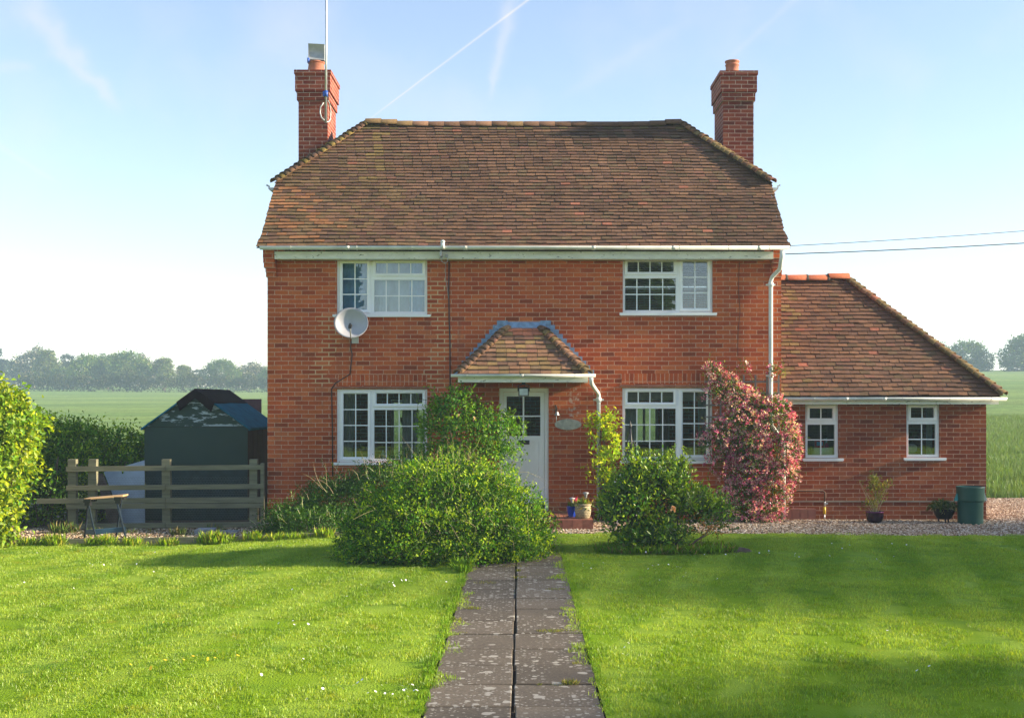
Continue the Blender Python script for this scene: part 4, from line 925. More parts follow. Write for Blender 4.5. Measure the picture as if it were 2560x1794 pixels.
m_ = MB(); m_.box(xa, xb, Y+.03, Y+.06, zb+.01, za); m_.build('body', simple('red_pack', (.50, .03, .06), .4), pk); m_ = MB(); m_.box(xa+.03, xb-.02, Y+.025, Y+.029, za-.09, za-.02); m_.build('patch', simple('blue_pack', (.15, .45, .75), .4), pk)
xa, za = ex(475, 430); bo = thing('spray_bottle', 'pink spray bottle with pale blue neck standing in the white basket', 'bottle', (xa, Y+.06, zb+.01))
m_ = MB(); m_.lathe((xa, Y+.07, zb+.01), [(.045, 0), (.047, .10), (.04, .14), (.016, .19)], 16); m_.build('body', simple('pink_bottle', (.55, .04, .18), .3), bo); m_ = MB(); m_.lathe((xa, Y+.07, zb+.195), [(.015, 0), (.015, .04), (.018, .045), (.018, .07), (.008, .09)], 10); m_.box(xa-.05, xa, Y+.06, Y+.08, zb+.255, zb+.27); m_.build('nozzle', simple('blue_nozzle', (.35, .62, .80), .4), bo)
x0, zb = ex(1328, 572); x1, zt = ex(1455, 470); cu = thing('cushion', 'flowery white and grey cushion slumped behind the right extension window', 'cushion', ((x0+x1)/2, Y, zb))
m_ = MB(); m_.smooth = True
def blob(mb, c, r, n=14, m=9, p=.7):
    idx = []
    for j in range(m+1):
        th = math.pi*j/m; row = []
        for i in range(n):
            ph = 2*math.pi*i/n; f = lambda v: math.copysign(abs(v)**p, v)
            row.append(mb.V((c[0]+r[0]*f(math.sin(th)*math.cos(ph)), c[1]+r[1]*f(math.sin(th)*math.sin(ph)), c[2]+r[2]*f(math.cos(th)))))
        idx.append(row)
    for a, b in zip(idx, idx[1:]):
        for i in range(n): mb.face((a[i], b[i], b[(i+1) % n], a[(i+1) % n]))
blob(m_, ((x0+x1)/2-.03, Y+.10, (zb+zt)/2+.01), ((x1-x0)*.62, .05, (zt-zb)*.5)); m_.build('pad', simple('flower_cloth', (.62, .60, .60), .9, var=.2, scale=12, dirt=((.45, .12, .12), .62)), cu)
w = WEXT[1]['fr']; cloth('curtain', w[1]-.15, w[1]-.04, .98, 1.97, Y+.05, .012, 2, M['curt_grey'], 'pale curtain edge at the right of the right extension window')

# ------------------------------------------------------------------ fixtures on the walls
sd = thing('satellite_dish', 'grey white oval satellite dish bracketed under the upper left window', 'satellite dish', (W(887), -.1, 3.2))
c = Vector((W(885), -.36, H(810))); ax = Vector((.10, -.97, .20)).normalized(); ux = Vector((0, 0, 1)).cross(ax).normalized(); uy = ax.cross(ux)
m_ = MB(); nr, na = 7, 36
for sidx, off in ((0, 0), (1, -.006)):
    rows_ = []; m_.smooth = True
    for j in range(nr+1):
        q = j/nr; rows_.append([m_.V(c+ux*(.285*q*math.cos(6.283*i/na))+uy*(.262*q*math.sin(6.283*i/na))+ax*(.105*q*q-.105+off)) for i in range(na)])
    for a, b in zip(rows_, rows_[1:]):
        for i in range(na): f = (a[i], a[(i+1) % na], b[(i+1) % na], b[i]); m_.face(f if sidx else f[::-1])
    if sidx == 0: rim = rows_[-1]
for i in range(na): m_.face((rim[i], rows_[-1][i], rows_[-1][(i+1) % na], rim[(i+1) % na]))
m_.build('dish', simple('dish_paint', (.36, .37, .41), .45, var=.1), sd)
m_ = MB(); m_.tube([c+uy*-.262-ax*.02, c+uy*-.22+ax*.26, c+uy*-.12+ax*.34], .012, 6); m_.tube([c-ax*.08, c+Vector((0, .16, -.12)), (c.x+.02, -.02, c.z-.24)], .022, 8); m_.box(c.x-.03, c.x+.08, -.06, -.0, c.z-.33, c.z-.20); m_.build('arm', M['greymetal'], sd)
m_ = MB(); e = c+uy*-.13+ax*.33; m_.tube([e+ax*.05, e-ax*.05], [.022, .032], 10); m_.box(e.x-.03, e.x+.02, e.y-.02, e.y+.02, e.z-.06, e.z-.01); m_.build('receiver', M['black'], sd)
def cable(name, pts, r, label, mat=None):
    m_ = MB(); m_.tube(pts, r, 6); return tag(m_.build(name, mat or M['black'], base=pts[0]), label, 'cable')
cable('wall_cable', [(W(1123), -.012, 4.40), (W(1122), -.014, 4.0), (W(1123), -.014, 3.4), (W(1125), -.012, 3.0), (W(1125), -.014, 2.45), (W(1127), -.012, 1.0)], .010, 'thick black cable running straight down the bricks left of the porch')
cable('aerial_wire', [(W(1114), -.012, 4.38), (W(1114), -.012, 4.1), (W(1119), -.01, 3.9), (W(1122), -.01, 3.7)], .004, 'thin loose wire hanging beside the thick black wall cable', M['greymetal'])
cable('dish_cable', [(c.x-.04, -.012, c.z-.28), (c.x-.06, -.01, c.z-.38), (c.x-.03, -.01, c.z-.52), (W(875), -.01, H(935)), (W(838), -.01, H(958)), (W(829), -.01, H(972)), (W(831), -.012, H(1060)), (W(832), -.012, H(1190))], .009, 'thin black cable curving from the satellite dish down beside the lower left window')
cable('wall_wire', [(W(1848), -.008, 4.38), (W(1846), -.008, 3.9), (W(1850), -.008, 3.55), (W(1845), -.008, 3.2), (W(1844), -.008, 2.8)], .004, 'thin brown wire on the bricks between the upper right window and the downpipe', simple('brown_wire', (.12, .06, .04), .6))
def sag(a, b, s_, n=24): return [Vector(a).lerp(Vector(b), i/n)-Vector((0, 0, s_*4*(i/n)*(1-i/n))) for i in range(n+1)]
q = sag((4.50, -.12, 4.50), (30.0, 4.0, 7.8), .5); cable('overhead_cable', q, .008, 'lower and thicker overhead cable leaving the right corner of the eaves')
q = sag((4.50, -.25, 4.62), (30.0, 4.0, 8.4), .50); cable('overhead_cable', q, .005, 'upper and thinner overhead cable leaving the right corner of the eaves')
up = thing('utility_pole', 'tall brown timber pole carrying the overhead cables off to the right', 'pole', (30.0, 4.0, 0)); m_ = MB(); m_.tube([(30, 4.15, -.2), (30, 4.15, 8.8)], [.15, .11], 12); m_.build('post', M['bark'], up); m_ = MB(); m_.box(29.5, 30.5, 3.93, 3.99, 8.3, 8.42); m_.build('crossarm', M['bark'], up)
fl = thing('floodlight', 'small black floodlight with glass front hanging under the porch edge', 'floodlight', (px(1309, 19.75), -.66, 2.34)); X = px(1309, 19.75)
m_ = MB(); m_.hexa([(X-.086, -.72, 2.10), (X+.086, -.72, 2.10), (X+.06, -.60, 2.13), (X-.06, -.60, 2.13), (X-.086, -.74, 2.235), (X+.086, -.74, 2.235), (X+.06, -.62, 2.25), (X-.06, -.62, 2.25)]); m_.build('housing', M['black'], fl)
m_ = MB(); m_.hexa([(X-.068, -.725, 2.115), (X+.068, -.725, 2.115), (X+.068, -.719, 2.115), (X-.068, -.719, 2.115), (X-.068, -.744, 2.220), (X+.068, -.744, 2.220), (X+.068, -.735, 2.220), (X-.068, -.735, 2.220)]); m_.build('lens', simple('lamp_glass', (.55, .62, .64), .12), fl)
m_ = MB(); m_.tube([(X-.09, -.67, 2.18), (X-.09, -.67, 2.27), (X, -.67, 2.30), (X+.09, -.67, 2.27), (X+.09, -.67, 2.18)], .010, 6); m_.box(X-.03, X+.03, -.70, -.64, 2.29, 2.34); m_.build('bracket', M['black'], fl)
be = thing('door_bell', 'small grey hanging bell with pull cord beside the white door', 'bell', (W(1391), -.06, 1.8)); X = W(1392)
m_ = MB(); m_.lathe((X, -.075, H(1038)), [(.046, 0), (.040, .012), (.027, .05), (.018, .066), (.004, .072)], 16); m_.build('bell', M['galv'], be)
m_ = MB(); m_.tube([(X-.015, -.0, H(1014)), (X-.015, -.05, H(1012)), (X, -.078, H(1020)), (X, -.076, H(1028))], .008, 6); m_.box(X-.03, X, -.012, -.0, H(1034), H(1012)); m_.build('bracket', M['bark'], be)
m_ = MB(); m_.tube([(X-.01, -.07, H(1038)), (X-.01, -.05, H(1054))], .005, 5); m_.build('cord', M['curt_white'], be)
pq = thing('oval_plaque', 'weathered blank oval plaque on the bricks between door and porch downpipe', 'plaque', (.83, -.02, 1.62)); m_ = MB(); n = 30
A = [(.83+.228*math.cos(6.283*k/n), 1.622+.094*math.sin(6.283*k/n)) for k in range(n)]
f_ = [m_.V((a, -.024, b)) for a, b in A]; g_ = [m_.V((a, -.001, b)) for a, b in A]; i_ = [m_.V((.83+(a-.83)*.93, -.030, 1.622+(b-1.622)*.90)) for a, b in A]
m_.face(i_)
for k in range(n): m_.face((f_[k], g_[k], g_[(k+1) % n], f_[(k+1) % n])); m_.face((i_[k], f_[k], f_[(k+1) % n], i_[(k+1) % n]))
m_.build('plate', simple('weathered_stone', (.50, .49, .42), .8, var=.4, scale=18, bump=.4, dirt=((.22, .24, .16), .6)), pq)
# pipes at the extension
def exw(x, y, D): a, b = zw(x, y); return (px(a, D), D-CAMD, pz(b, D))
tp = thing('standpipe', 'thin rusty wall pipe turning down to an outdoor tap wrapped in yellow tape', 'water pipe', exw(430, 1280, 20.7)); Dp = ED-.04
m_ = MB(); m_.tube([exw(118, 860, Dp), exw(118, 945, Dp), exw(130, 962, Dp), exw(415, 962, Dp), exw(436, 980, Dp), exw(432, 1080, Dp)], .014, 7); m_.build('pipe', simple('rusty_pipe', (.10, .06, .04), .8), tp)
m_ = MB(); m_.tube([exw(432, 1075, Dp), exw(432, 1135, Dp)], .016, 7); m_.tube([exw(430, 1205, Dp), exw(430, 1285, Dp)], .013, 7); a = exw(432, 1095, Dp); m_.box(a[0]-.02, a[0]+.045, a[1]-.05, a[1]-.03, a[2]-.012, a[2]+.012); m_.build('tap', M['galv'], tp)
m_ = MB(); m_.tube([exw(430, 1133, Dp), exw(428, 1208, Dp)], .026, 8); m_.build('tape', simple('yellow_tape', (.65, .45, .03), .5), tp)
a = exw(0, 1275, ED-.14); b = exw(340, 1152, ED-.14); m_ = MB(); n = 4
for i in range(n):
    k = rs.uniform(.9, 1.15); m_.col = (k, k, k); m_.box(a[0]+(b[0]-a[0])*i/n+.003, a[0]+(b[0]-a[0])*(i+1)/n-.003, EY-.14, EY-.002, -.08, b[2]-.003)
tag(m_.build('brick_ledge', simple('red_slabs', (.24, .095, .07), .85, var=.25, useattr=True), base=((a[0]+b[0])/2, EY-.07, -.05)), 'low ledge of plain red tiles at the foot of the extension wall by the climber', 'ledge')

# water butt
wbx = 7.575; wby = -.25; gz = hg(wbx, wby)
bt = thing('water_butt', 'dark green plastic water butt at the right corner of the extension', 'water butt', (wbx, wby, gz)); M['gplastic'] = simple('green_plastic', (.018, .085, .065), .45, var=.12, scale=4)
m_ = MB(); m_.lathe((wbx, wby, gz), [(.198, -.02), (.205, .02), (.207, .36), (.212, .375), (.224, .38), (.226, .40), (.226, .58), (.232, .60), (.232, .62), (.215, .622), (.213, .40)], 32, cap=False); m_.lathe((wbx, wby, gz), [(.0, .602), (.214, .60)], 32, cap=False); m_.build('body', M['gplastic'], bt)
for s_, mt in ((-1, simple('teal_plastic', (.03, .30, .30), .5)), (1, simple('pale_plastic', (.45, .50, .48), .5))):
    m_ = MB(); e = .222*s_; m_.hexa([(wbx+e, wby-.04, gz+.38), (wbx+e+.05*s_, wby-.04, gz+.38), (wbx+e+.05*s_, wby+.02, gz+.38), (wbx+e, wby+.02, gz+.38), (wbx+e, wby-.03, gz+.50), (wbx+e+.012*s_, wby-.03, gz+.50), (wbx+e+.012*s_, wby+.01, gz+.50), (wbx+e, wby+.01, gz+.50)]); m_.build('handle', mt, bt)

# trellis
m_ = MB()
for x in [3.22+.197*i for i in range(7)]: m_.box(x-.014, x+.014, -.046, -.034, 1.3, 2.46)
for z in [1.35+.2*i for i in range(6)]: m_.box(3.15, 4.43, -.033, -.022, z-.013, z+.013)
tag(m_.build('trellis', M['trellis'], base=(3.9, -.03, 1.3)), 'grey wooden trellis on the wall behind the pink flowering climber', 'trellis')

# pots on the step
def pot(name, label, c, prof, mat, n=24):
    t = thing(name, label, 'plant pot', c); m_ = MB(); m_.lathe(c, prof, n, cap=False); m_.build('pot', mat, t)
    r = prof[-1][0]; m_ = MB(); m_.lathe(c, [(.001, prof[-1][1]), (r, prof[-1][1])], n, cap=False); m_.build('soil', M['soil'], t); return t
PB = (.846, -1.08, .152); pot1 = pot('blue_pot', 'small glossy blue plant pot on the door step left of the pale urn', PB, [(.045, 0), (.058, .01), (.070, .08), (.082, .165), (.085, .17), (.085, .178), (.078, .178), (.076, .15)], simple('blue_glaze', (.015, .055, .42), .2, var=.2))
PU = (1.015, -1.28, .152)
m_stone = NT('stone_pattern'); 
def urn_mat():
    t = m_stone; g = t.node('ShaderNodeNewGeometry'); t._g = g; tc = t.node('ShaderNodeTexCoord'); s_ = t.node('ShaderNodeSeparateXYZ'); t.l.new(g.outputs['Position'], s_.inputs[0])
    ang = t.math('ARCTAN2', t.math('SUBTRACT', s_.outputs[1], PU[1]), t.math('SUBTRACT', s_.outputs[0], PU[0])); cv = t.node('ShaderNodeCombineXYZ'); t.l.new(t.math('MULTIPLY', ang, .135), cv.inputs[0]); t.l.new(s_.outputs[2], cv.inputs[1])
    b = t.node('ShaderNodeTexBrick'); t.l.new(cv.outputs[0], b.inputs['Vector'])
    for k, v in (('Scale', 1.0), ('Brick Width', .055), ('Row Height', .027), ('Mortar Size', .0025), ('Color1', (.50, .42, .27, 1)), ('Color2', (.34, .29, .18, 1)), ('Mortar', (.12, .10, .06, 1))): b.inputs[k].default_value = v
    t.princ(b.outputs['Color'], .85, 0, t.bump(t.math('SUBTRACT', 1, b.outputs['Fac']), .8, .01), .2); return t.mat
pot2 = pot('stone_urn', 'pale stone patterned urn at the right end of the door step', PU, [(.095, 0), (.108, .01), (.128, .09), (.130, .15), (.122, .195), (.120, .20), (.136, .21), (.138, .235), (.120, .235), (.115, .20)], urn_mat())
bp = (px(2187, 20.25), -.15, hg(6, 0)); pot3 = pot('dark_bowl_pot', 'dark purple glazed pot holding a small bamboo by the extension wall', bp, [(.075, -.01), (.10, .0), (.135, .06), (.148, .12), (.142, .165), (.150, .18), (.150, .195), (.135, .195), (.13, .15)], simple('aubergine_glaze', (.030, .010, .022), .15, var=.3))
m_ = MB(); m_.lathe((bp[0], bp[1], bp[2]), [(.1515, .178), (.1535, .183), (.1515, .190)], 24, cap=False); m_.build('purple_rim', simple('purple_glaze', (.18, .02, .13), .2), pot3)
gp = (px(2360, 20.3), -.10, hg(7, 0)); pot4 = pot('black_pot', 'black pot of variegated grass on small feet beside the green water butt', gp, [(.10, .06), (.12, .07), (.16, .15), (.185, .23), (.19, .235), (.175, .235), (.17, .2)], M['black'])
for k in range(3):
    m_ = MB(); a = 2.1*k+.4; m_.tube([(gp[0]+.1*math.cos(a), gp[1]+.1*math.sin(a), gp[2]-.02), (gp[0]+.09*math.cos(a), gp[1]+.09*math.sin(a), gp[2]+.09)], .012, 6); m_.build('foot', M['black'], pot4)
def stake(x, y, z, h, lab):
    t = thing('stake_light', lab, 'garden light', (x, y, z)); m_ = MB(); m_.tube([(x, y, z-.03), (x, y, z+h)], .006, 6); m_.build('stake', M['black'], t)
    m_ = MB(); m_.lathe((x, y, z+h-.02), [(.012, -.04), (.022, 0), (.048, .035), (.045, .045), (.0, .052)], 14, cap=False); m_.build('cone', M['greymetal'], t)
stake(.85, -1.1, .31, .13, 'small grey cone stake light standing in the blue pot'); stake(1.06, -1.29, .37, .17, 'small grey cone stake light standing in the pale urn')
# black wrought stake by the lower right window
hk = thing('iron_plant_stake', 'tall thin black iron plant support in front of the lower right window', 'plant support', (1.80, -1.2, 0)); X = 1.80; Y_ = -1.3
m_ = MB(); m_.tube([(X, Y_, -.02), (X-.01, Y_, 1.3), (X-.035, Y_, 1.62)], .014, 8); m_.lathe((X-.03, Y_, 1.58), [(.008, 0), (.022, .02), (.022, .04), (.006, .10), (.0, .14)], 10, cap=False)
m_.tube([(X-.012, Y_, 1.28), (X-.09, Y_, 1.33), (X-.02, Y_, 1.55)], .008, 6); m_.tube([(X-.01, Y_, 1.22), (X-.42, Y_, 1.37)], .005, 5)
for dx_, dz_ in ((.07, 1.15), (-.08, 1.12)): m_.tube([(X+dx_+.045*math.cos(k*.7), Y_, dz_+.045*math.sin(k*.7)) for k in range(10)], .006, 5)
m_.tube([(X-.03, Y_, 1.48), (X+.06, Y_, 1.30), (X+.05, Y_, 1.15)], .006, 5); m_.build('rod', M['black'], hk)
# white garden chair mostly behind the glossy shrub
gc = thing('garden_chair', 'white ornate metal garden chair half hidden behind the right shrub', 'garden chair', (1.76, -.95, 0)); M['wmetal'] = simple('white_cast_metal', (.78, .78, .78), .4, var=.1)
m_ = MB(); cx_ = 1.76; zz = .42
for k in range(7):
    a = R(15+25*k); m_.tube([(cx_, -.72, zz+.06), (cx_+.18*math.cos(a)*.8, -.71, zz+.10+.20*math.sin(a)), (cx_+.22*math.cos(a), -.70, zz+.07+.36*math.sin(a))], .011, 6)
m_.tube([(cx_+.24*math.cos(R(a)), -.70, zz+.03+.40*math.sin(R(a))) for a in range(0, 181, 12)], .016, 8)
m_.tube([(cx_+.12*math.cos(R(a)), -.712, zz+.06+.22*math.sin(R(a))) for a in range(0, 181, 15)], .012, 6); m_.plate(cx_-.11, cx_+.0, zz+.10, zz+.32, -.735, -.722); m_.build('backrest', M['wmetal'], gc)
m_ = MB(); m_.lathe((cx_, -.95, .41), [(.22, 0), (.23, .01), (.23, .03), (.2, .035)], 20); m_.build('seat', M['wmetal'], gc)
for a in (-.17, .17):
    for b in (-1.12, -.76): m_ = MB(); m_.tube([(cx_+a, b, .41), (cx_+a*.8, b, .22), (cx_+a*1.2, b, 0)], .014, 6); m_.build('leg', M['wmetal'], gc)

# ------------------------------------------------------------------ left yard: fence, shed, boards, workbench, edging
FD = 20.2; FY = FD-CAMD
fe = thing('post_and_rail_fence', 'weathered five rail timber fence between the hedge and the house corner', 'fence', (-5.9, FY, -.13))
fx0 = px(165, FD)
for i, (a, b) in enumerate(((167, 187), (217, 236.6), (403, 423.5), (622, 641))):
    m_ = MB(); x0, x1 = px(a, FD), px(b, FD); t = (0, .012, -.006, 0)[i]; m_.hexa([(x0-t, FY+.04, -.25), (x1-t, FY+.04, -.25), (x1-t, FY+.15, -.25), (x0-t, FY+.15, -.25), (x0+t, FY+.04, pz(1148, FD)), (x1+t, FY+.04, pz(1148, FD)), (x1+t, FY+.15, pz(1148, FD)), (x0+t, FY+.15, pz(1148, FD))]); m_.build('post', M['wood'], fe)
m_ = MB(); m_.box(XL-.085, XL-.03, FY+.04, FY+.12, -.25, pz(1158, FD)); m_.build('post', M['wood'], fe)
XE = -4.30
for (l0, l1, r0, r1, xs_, yo) in ((1166, 1178.5, 1161, 1173, fx0, 0), (1214, 1226, 1209, 1221, fx0, 0), (1245.5, 1258, 1242, 1256, px(92, FD), -.004), (1259, 1272, 1257.5, 1269, fx0, .0), (1309, 1321, 1304, 1317, fx0, 0)):
    xm = px(413, FD)
    def zz_(l, r, x): return pz(l+(r-l)*(x-fx0)/(XE-fx0), FD)
    for (a, b, o) in ((xs_, xm-.003, .0), (xm+.003, XE, .003)):
        m_ = MB(); m_.hexa([(a, FY+yo+o, zz_(l1, r1, a)), (b, FY+yo+o, zz_(l1, r1, b)), (b, FY+.037, zz_(l1, r1, b)), (a, FY+.037, zz_(l1, r1, a)), (a, FY+yo+o, zz_(l0, r0, a)), (b, FY+yo+o, zz_(l0, r0, b)), (b, FY+.037, zz_(l0, r0, b)), (a, FY+.037, zz_(l0, r0, a))]); m_.build('rail', M['wood'], fe)
m_ = MB(); s_ = .05; z0_, z1_ = -.05, .74; xx = fx0+.1; yy_ = FY+.17; row = 0      # hexagonal wire netting
while z0_+row*s_*.8 < z1_:
    z = z0_+row*s_*.8; pts = []; k = 0; x = xx+(s_/2 if row % 2 else 0)
    while x < XE-.02:
        pts.append((x, yy_, z+(.0 if k % 2 else s_*.4))); x += s_/2; k += 1
    for a, b in zip(pts, pts[1:]): m_.bar(a, b, .0022, .0022, (0, 1, 0))
    row += 1
m_.build('wire_netting', simple('netting_wire', (.14, .17, .17), .5, .3), fe)
# shed
SDd = 21.8; SY = SDd-CAMD; SYB = 24.3-CAMD
X0, X1 = px(361, SDd), px(619, SDd); EZs = 1.56; AX = px(490, SDd); AZ = 2.235
sh = thing('garden_shed', 'dark green felted shed with flaking painted gable behind the fence', 'shed', ((X0+X1)/2, (SY+SYB)/2, -.13))
def shed_mat():
    t = NT('shed_paint'); n = t.noise(2.4, 5); c = t.mix(n, (.026, .058, .050), (.044, .080, .062))
    sp = t.node('ShaderNodeSeparateXYZ'); t.l.new(t.coord(), sp.inputs[0])
    p = t.noise(3.2, 6, rough=.62, stretch=(1.0, 1, 3.6)); p2 = t.noise(9, 5, rough=.7, stretch=(.7, 1, 4))
    q = t.math('ADD', t.math('MULTIPLY', p, .65), t.math('MULTIPLY', p2, .35))
    m = t.math('MULTIPLY', t.ramp(q, [(.515, 0), (.535, 1)]), t.math('GREATER_THAN', sp.outputs[2], 1.565))
    m = t.math('MULTIPLY', m, t.math('LESS_THAN', sp.outputs[1], SY+.05))
    c = t.mix(m, c, (.42, .52, .55)); t.princ(c, .75, 0, t.bump(p2, .3, .01), .3); return t.mat
m_ = MB(); m_.box(X0, X1, SY, SY+.02, .87, 1.545); m_.poly([(X0, SY+.003, 1.55), (X1, SY+.003, 1.55), (X1, SY+.003, EZs), (AX, SY+.003, AZ-.03), (X0, SY+.003, EZs)]); m_.poly([(X0, SY+.02, 1.55), (X0, SY+.02, EZs), (AX, SY+.02, AZ-.03), (X1, SY+.02, EZs), (X1, SY+.02, 1.55)]); m_.build('gable', shed_mat(), sh)
m_ = MB(); m_.box(X0+.01, X1-.01, SY+.03, SY+.05, -.2, .88); m_.build('lower_panel', simple('shed_dark_panel', (.024, .050, .052), .7, var=.3), sh)
m_ = MB()
for k in range(12): a = SY+.05+(SYB-SY-.05)*k/12; b = SY+.05+(SYB-SY-.05)*(k+1)/12-.006; m_.box(X1-.02, X1-.003*(k % 2), a, b, -.2, EZs-.01); m_.box(X0, X0+.02, a, b, -.2, EZs-.01)
m_.box(X0+.02, X1-.02, SYB-.02, SYB, -.2, EZs); m_.build('side_boards', simple('dark_brown_boards', (.06, .033, .02), .8, var=.4), sh)
m_ = MB(); o = .06
for s_, XX in ((-1, X0-.05), (1, X1+.05)):
    ez = EZs-.035
    P = [(XX, SY-o, ez), (AX, SY-o, AZ), (AX, SYB+.03, AZ), (XX, SYB+.03, ez)]; m_.hexa([(p[0], p[1], p[2]-.03) for p in P]+[(p[0], p[1], p[2]) for p in P] if s_ > 0 else [(p[0], p[1], p[2]-.03) for p in P[::-1]]+[(p[0], p[1], p[2]) for p in P[::-1]])
m_.hexa([(X1+.03, SY-o, EZs-.075), (X1+.06, SY-o, EZs-.075), (X1+.06, SYB, EZs-.075), (X1+.03, SYB, EZs-.075), (X1+.03, SY-o, EZs-.03), (X1+.06, SY-o, EZs-.03), (X1+.06, SYB, EZs-.03), (X1+.03, SYB, EZs-.03)])
m_.build('roof', simple('blue_green_felt', (.010, .16, .27), .95, spec=.05, var=.3, scale=5, bump=.3), sh)
m_ = MB()
for s_, t_ in ((-1, .30), (1, .44)):      # dark felt cap over the ridge
    XX = X0-.05 if s_ < 0 else X1+.05; q = .34 if s_ < 0 else .36
    bx = AX+(XX-AX)*q; bz = AZ+(EZs-.035-AZ)*q; N = .008
    y1 = SYB+.035
    nn = 8
    for k in range(nn):
        ya = SY-o-.006+(y1-SY+o)*k/nn; yb2 = SY-o-.006+(y1-SY+o)*(k+1)/nn; qa = q-.10*math.sin(math.pi*k/nn)*0+.0; 
        sc1 = q+.006*math.sin(k*1.1); sc2 = q+.006*math.sin((k+1)*1.1)
        P = [(AX+(XX-AX)*sc1, ya, AZ+(EZs-.035-AZ)*sc1), (AX, ya, AZ), (AX, yb2, AZ), (AX+(XX-AX)*sc2, yb2, AZ+(EZs-.035-AZ)*sc2)]
        lo = [(p[0], p[1], p[2]+.003) for p in P]; hi = [(p[0], p[1], p[2]+.014) for p in P]
        m_.hexa(lo+hi if s_ > 0 else lo[::-1]+hi[::-1])
    P = [(AX, SY-o-.008, AZ+.012), (bx, SY-o-.008, bz+.012), (bx-.06*s_, SY-o-.008, bz-.155), (AX, SY-o-.008, AZ-.155)]
    m_.hexa([(p[0], p[1], p[2]) for p in P]+[(p[0], p[1]-.012, p[2]) for p in P])
m_.build('ridge_felt', simple('black_felt', (.022, .014, .018), .95, spec=.05, var=.4), sh)
tag((lambda m: (m.box(px(600, 25.2), px(653, 25.2), 4.8, 4.84, -.3, pz(997, 25.2)), m.build('brown_panel', simple('plum_brown_panel', (.13, .07, .075), .7), base=(px(626, 25.2), 4.8, -.1)))[1])(MB()), 'plain plum brown board standing upright behind the shed by the house', 'board')
# leaning sheets
D3 = 21.1
def l3(x, y, D): return (px(x/2.873, D), D-CAMD, pz(840+y/2.873, D))
m_ = MB(); P = [l3(745, 975, D3+.25), l3(905, 1385, D3), l3(1041, 1385, D3), l3(1037, 890, D3+.3)]; m_.hexa([(p[0], p[1], p[2]) for p in P]+[(p[0], p[1]+.02, p[2]) for p in P]); tag(m_.build('leaning_sheet', simple('pale_grey_sheet', (.36, .44, .52), .6, var=.3, scale=3, dirt=((.12, .14, .16), .70)), base=l3(970, 1385, D3)), 'pale grey blue sheet leaning against the shed behind the fence', 'sheet')
m_ = MB(); P = [l3(690, 985, D3+.15), l3(800, 1385, D3-.1), l3(900, 1385, D3-.1), l3(742, 985, D3+.15)]; m_.hexa([(p[0], p[1]-.05, p[2]) for p in P]+[(p[0], p[1]-.02, p[2]) for p in P]); tag(m_.build('leaning_plank', simple('brown_plank', (.10, .065, .055), .8, var=.4), base=l3(850, 1385, D3-.1)), 'brown plank leaning slanted beside the pale sheet behind the fence', 'plank')
# folding workbench
D4 = 18.55; wk = thing('folding_workbench', 'black folding workbench with a thin timber top on the gravel', 'workbench', (px(263, D4), D4-CAMD, -.12))
def r2(x, y, D=D4): return (px(180+x/4.415, D), D-CAMD, pz(1140+y/4.415, D))
M['navy'] = simple('dark_blue_metal', (.020, .035, .055), .4, var=.3)
for (a, b, Da, Db) in (((180, 500), (140, 905), D4, D4+.28), ((175, 500), (268, 915), D4, D4-.02), ((545, 480), (486, 880), D4+.1, D4+.35), ((490, 480), (600, 905), D4+.1, D4)):
    m_ = MB(); p, q = r2(*a, Da), r2(*b, Db); gzz = hg(q[0], q[1]); q = (q[0], q[1], gzz); mid = tuple((u+v)/2 for u, v in zip(p, q)); m_.bar(p, q, .022, .030, (0, 1, 0)); m_.build('leg', M['navy'], wk)
m_ = MB(); a = r2(150, 800, D4+.15); b = r2(590, 790, D4+.2); a2 = r2(255, 865, D4-.0); b2 = r2(592, 830, D4+.04)
m_.hexa([(a2[0], a2[1], a2[2]-.0), (b2[0], b2[1], b2[2]), (b[0], b[1], b2[2]), (a[0], a[1], a2[2]), (a2[0], a2[1], a2[2]+.075), (b2[0], b2[1], b2[2]+.075), (b[0], b[1], b2[2]+.06), (a[0], a[1], a2[2]+.06)]); m_.build('shelf', simple('steel_blue_shelf', (.035, .10, .16), .45), wk)
for (x, y, DD) in ((178, 500, D4), (515, 478, D4+.1)):
    m_ = MB(); p = r2(x, y, DD); m_.box(p[0]-.06, p[0]+.05, p[1]-.04, p[1]+.25, p[2]-.01, p[2]+.045); m_.box(p[0]+.05, p[0]+.085, p[1]-.01, p[1]+.01, p[2]+.01, p[2]+.03); m_.box(p[0]-.045, p[0]+.035, p[1]-.03, p[1]+.05, p[2]-.06, p[2]-.01); m_.build('jaw', M['black'], wk)
m_ = MB(); p = r2(148, 474, D4+.02); q = r2(575, 440, D4+.15); m_.hexa([(p[0], p[1]-.06, p[2]-.004), (q[0], q[1]-.06, q[2]-.004), (q[0], q[1]+.2, q[2]-.004), (p[0], p[1]+.2, p[2]-.004), (p[0], p[1]-.06, p[2]+.016), (q[0], q[1]-.06, q[2]+.022), (q[0], q[1]+.2, q[2]+.022), (p[0], p[1]+.2, p[2]+.016)]); m_.build('timber_top', M['board'], wk)
